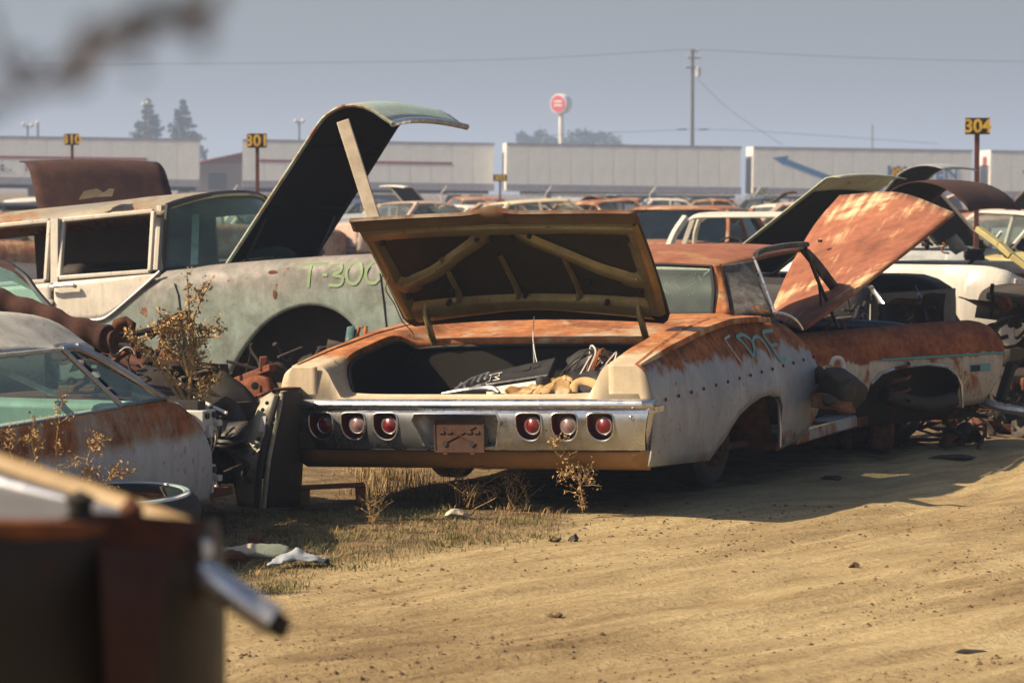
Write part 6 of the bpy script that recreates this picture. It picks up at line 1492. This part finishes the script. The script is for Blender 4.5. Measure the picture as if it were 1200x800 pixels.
chunk('dirt_clod', 1001, 657, .05, .03, .025, 10, 'clod', 'lone clod on the lane right of the middle', 'clod', .5, 8)
chunk('flat_stone', 536, 606, .14, .09, .03, -20, 'plank', 'pale flat stone at the upper edge of the grass', 'stone', .3, 9)
chunk('rusty_lump', 272, 658, .13, .07, .06, 0, 'red_rust', 'small rusty lump in front of the pale broken board', 'scrap metal', .4, 10)
chunk('rusty_lump', 300, 633, .09, .05, .05, 0, 'red_rust', 'dark rusty lump in the grass behind the pale broken board', 'scrap metal', .4, 11)
p = gnd(294, 650); p.z = gz(p.x, p.y)
bdm = crumple([[V((-.13, -.035, .03)), V((0, -.05, .028)), V((.15, -.03, .03))], [V((-.15, .05, .045)), V((0, .04, .05)), V((.16, .05, .04))]], 6, 14, .02, 9, 2); bdm.v = [q + p for q in bdm.v]
solo(bdm, 'broken_board', M['plank'], 'pale splintered board lying in the grass at the left', 'board', p, thick=.022)
p = gnd(348, 660); p.z = gz(p.x, p.y)
shm = crumple([[V((-.12, -.09, .01)), V((0, -.05, .03)), V((.11, .0, .02))], [V((-.08, -.02, .05)), V((.02, .02, .08)), V((.13, .05, .03))], [V((-.05, .06, .02)), V((.04, .08, .03)), V((.14, .09, .01))]], 16, 16, .022, 14, 5); shm.v = [q + p for q in shm.v]
solo(shm, 'plastic_scrap', plain('grey_blue_plastic', (.22, .25, .29), .45, c2=(.36, .39, .42), scale=14), 'crumpled blue grey plastic scrap in the grass', 'plastic', p, thick=.004)
p = gnd(392, 592); p.z = 0
bk = MB().bar(p + V((-.17, 0, .09)), p + V((.15, .05, .10)), .07, .02).bar(p + V((.13, .05, 0)), p + V((.13, .05, .09)), .05, .05).bar(p + V((-.15, 0, 0)), p + V((-.15, 0, .08)), .05, .05)
solo(bk, 'rusted_stand', M['red_rust'], 'low rusted steel stand on the ground under the left end of the bumper', 'stand', p, bevel=.005)

# ================================================================ close blurred things
fo_ = V((-.55, 3.25, 0))
fg_ = thing('rusted_truck_nose', 'blurred dark rusted vehicle corner filling the lower left', 'car', fo_)
fp = lambda u, v, d: dep(u, v, d) - fo_
M['fg_rust'] = worn('foreground_rust', (.008, .006, .004), (.03, .018, .006), rust=.02, grads=(((0, 0, 1), 1.05, 1.16, .2),), pal=((.006, .004, .004), (.022, .008, .006), (.07, .020, .010), (.15, .05, .02)), scale=5, seed=91)
MB().patch([[fp(-300, 1900, 2.75), fp(60, 1800, 3.0), fp(238, 1700, 3.15), fp(248, 1700, 3.6)], [fp(-300, 740, 2.75), fp(60, 720, 3.0), fp(240, 720, 3.16), fp(249, 720, 3.6)], [fp(-300, 626, 2.75), fp(60, 626, 3.0), fp(238, 630, 3.18), fp(249, 632, 3.6)]], 10, 16).build('nose_panel', M['fg_rust'], fg_, thick=.01)
MB().tube(cr([fp(-300, 622, 2.75), fp(60, 621, 3.0), fp(200, 624, 3.12), fp(244, 630, 3.2)], 16), .012, 8).build('rim', M['rust'], fg_)
M['fg_tan'] = worn('tan_grey_hood', (.15, .125, .085), (.10, .11, .125), rust=-.05, scale=4, seed=93, rough=.4)
MB().patch([[fp(-300, 624, 2.76), fp(20, 618, 2.98), fp(150, 620, 3.1), fp(236, 630, 3.2)], [fp(-160, 560, 3.6), fp(0, 590, 3.4), fp(140, 606, 3.3), fp(240, 629, 3.3)], [fp(-160, 480, 3.9), fp(0, 545, 3.75), fp(130, 590, 3.6), fp(246, 629, 3.5)]], 12, 18).build('hood', M['fg_tan'], fg_, thick=.01)
MB().tube(cr([fp(-160, 478, 3.88), fp(0, 543, 3.7), fp(120, 583, 3.55), fp(246, 629, 3.42)], 14), .014, 8).build('hood_edge', worn('gold_edge', (.30, .21, .10), rust=-.05, seed=95), fg_)
MB().tube(cr([fp(-160, 520, 3.78), fp(0, 566, 3.6), fp(120, 600, 3.46), fp(215, 626, 3.36)], 14), .010, 8).build('chrome_strip', M['chrome'], fg_)
MB().lathe([(.014, 0), (.014, .02), (.018, .03), (.0005, .04)], 12, Matrix.Translation(fp(94, 614, 3.28))).build('latch_stub', M['black'], fg_)
MB().lathe([(.012, 0), (.014, .02), (.0005, .035)], 12, Matrix.Translation(fp(154, 616, 3.24))).build('latch_stub', M['rust_dark'], fg_)
for u, v in ((40, 660), (150, 664), (215, 690)): MB().lathe([(.012, 0), (.012, .010), (.0005, .012)], 8, Matrix.Translation(fp(u, v, 2.98 + u * .0008)) @ Matrix.Rotation(R(90), 4, 'X')).build('bolt', M['rust'], fg_)
MB().patch([[fp(120, 640, 3.02), fp(200, 645, 3.08)], [fp(124, 720, 2.98), fp(190, 724, 3.04)], [fp(128, 830, 3.0), fp(182, 830, 3.05)]], 8, 4).build('folded_bracket', P_brown, fg_, thick=.006)
rod = cr([fp(212, 655, 3.15), fp(265, 690, 3.12), fp(322, 728, 3.10)], 8)
MB().tube(rod, .017, 12).build('chrome_rod', M['chrome'], fg_)
MB().tube([rod[-1], fp(330, 735, 3.1), fp(338, 738, 3.1)], [.013, .012, .010], 10).build('rod_end', M['black'], fg_)
MB().lathe([(.0005, -.012), (.010, -.008), (.012, 0), (.010, .008), (.0005, .012)], 12, Matrix.Translation(fp(238, 643, 3.14))).build('knob', M['white_marker'], fg_)
MB().box((-.6, .25, 0), (-.02, 1.3, .9)).build('body', M['rust_dark'], fg_)
# overhanging dry twig, very near
b_ = V((-.42, 1.05, 0)); d_ = 1.0
tw = [[b_, b_ + V((.02, 0, .9)), dep(-120, 200, d_), dep(20, 110, d_), dep(95, 58, d_), dep(170, 45, d_)], [dep(20, 110, d_), dep(80, 95, d_), dep(110, 70, d_)], [dep(95, 58, d_), dep(180, 20, d_), dep(240, 8, d_), dep(270, -30, d_)], [dep(-60, 150, d_), dep(-10, 130, d_), dep(10, 110, d_)], [dep(170, 30, d_), dep(220, 25, d_), dep(232, 45, d_)]]
r = thing('dry_twig', 'blurred dry twig hanging into the sky at the top left', 'plant', b_, 'dry weeds')
sm = MB(); lm = MB()
for st in tw: sm.tube(cr([p - b_ for p in st], 20), [.0022 * (1 - .5 * i / 20) for i in range(21)], 6)
for u, v, s_, n in ((85, 92, 14, 10), (112, 48, 22, 12), (150, 50, 18, 9), (215, 20, 18, 12), (240, 15, 16, 8), (28, 82, 16, 5), (0, 122, 16, 6), (178, 8, 14, 5), (160, 85, 8, 2), (95, 70, 14, 7), (235, 40, 8, 3)):
    for _ in range(n):
        p = dep(random.gauss(u, s_ * .6), random.gauss(v, s_ * .45), d_ + rnd(-.02, .02)) - b_
        a = V((rnd(-1, 1), rnd(-.6, .6), rnd(-1, 1))).normalized(); c_ = a.cross(V((0, 1, 0))).normalized(); q = rnd(.003, .0065)
        lm.add([p - a * q, p + c_ * q * .55, p + a * q, p - c_ * q * .55], [(0, 1, 2, 3)])
M['twig'] = plain('twig_bark', (.06, .042, .03), .9)
sm.build('stem', M['twig'], r); lm.build('leaves', M['twig'], r)
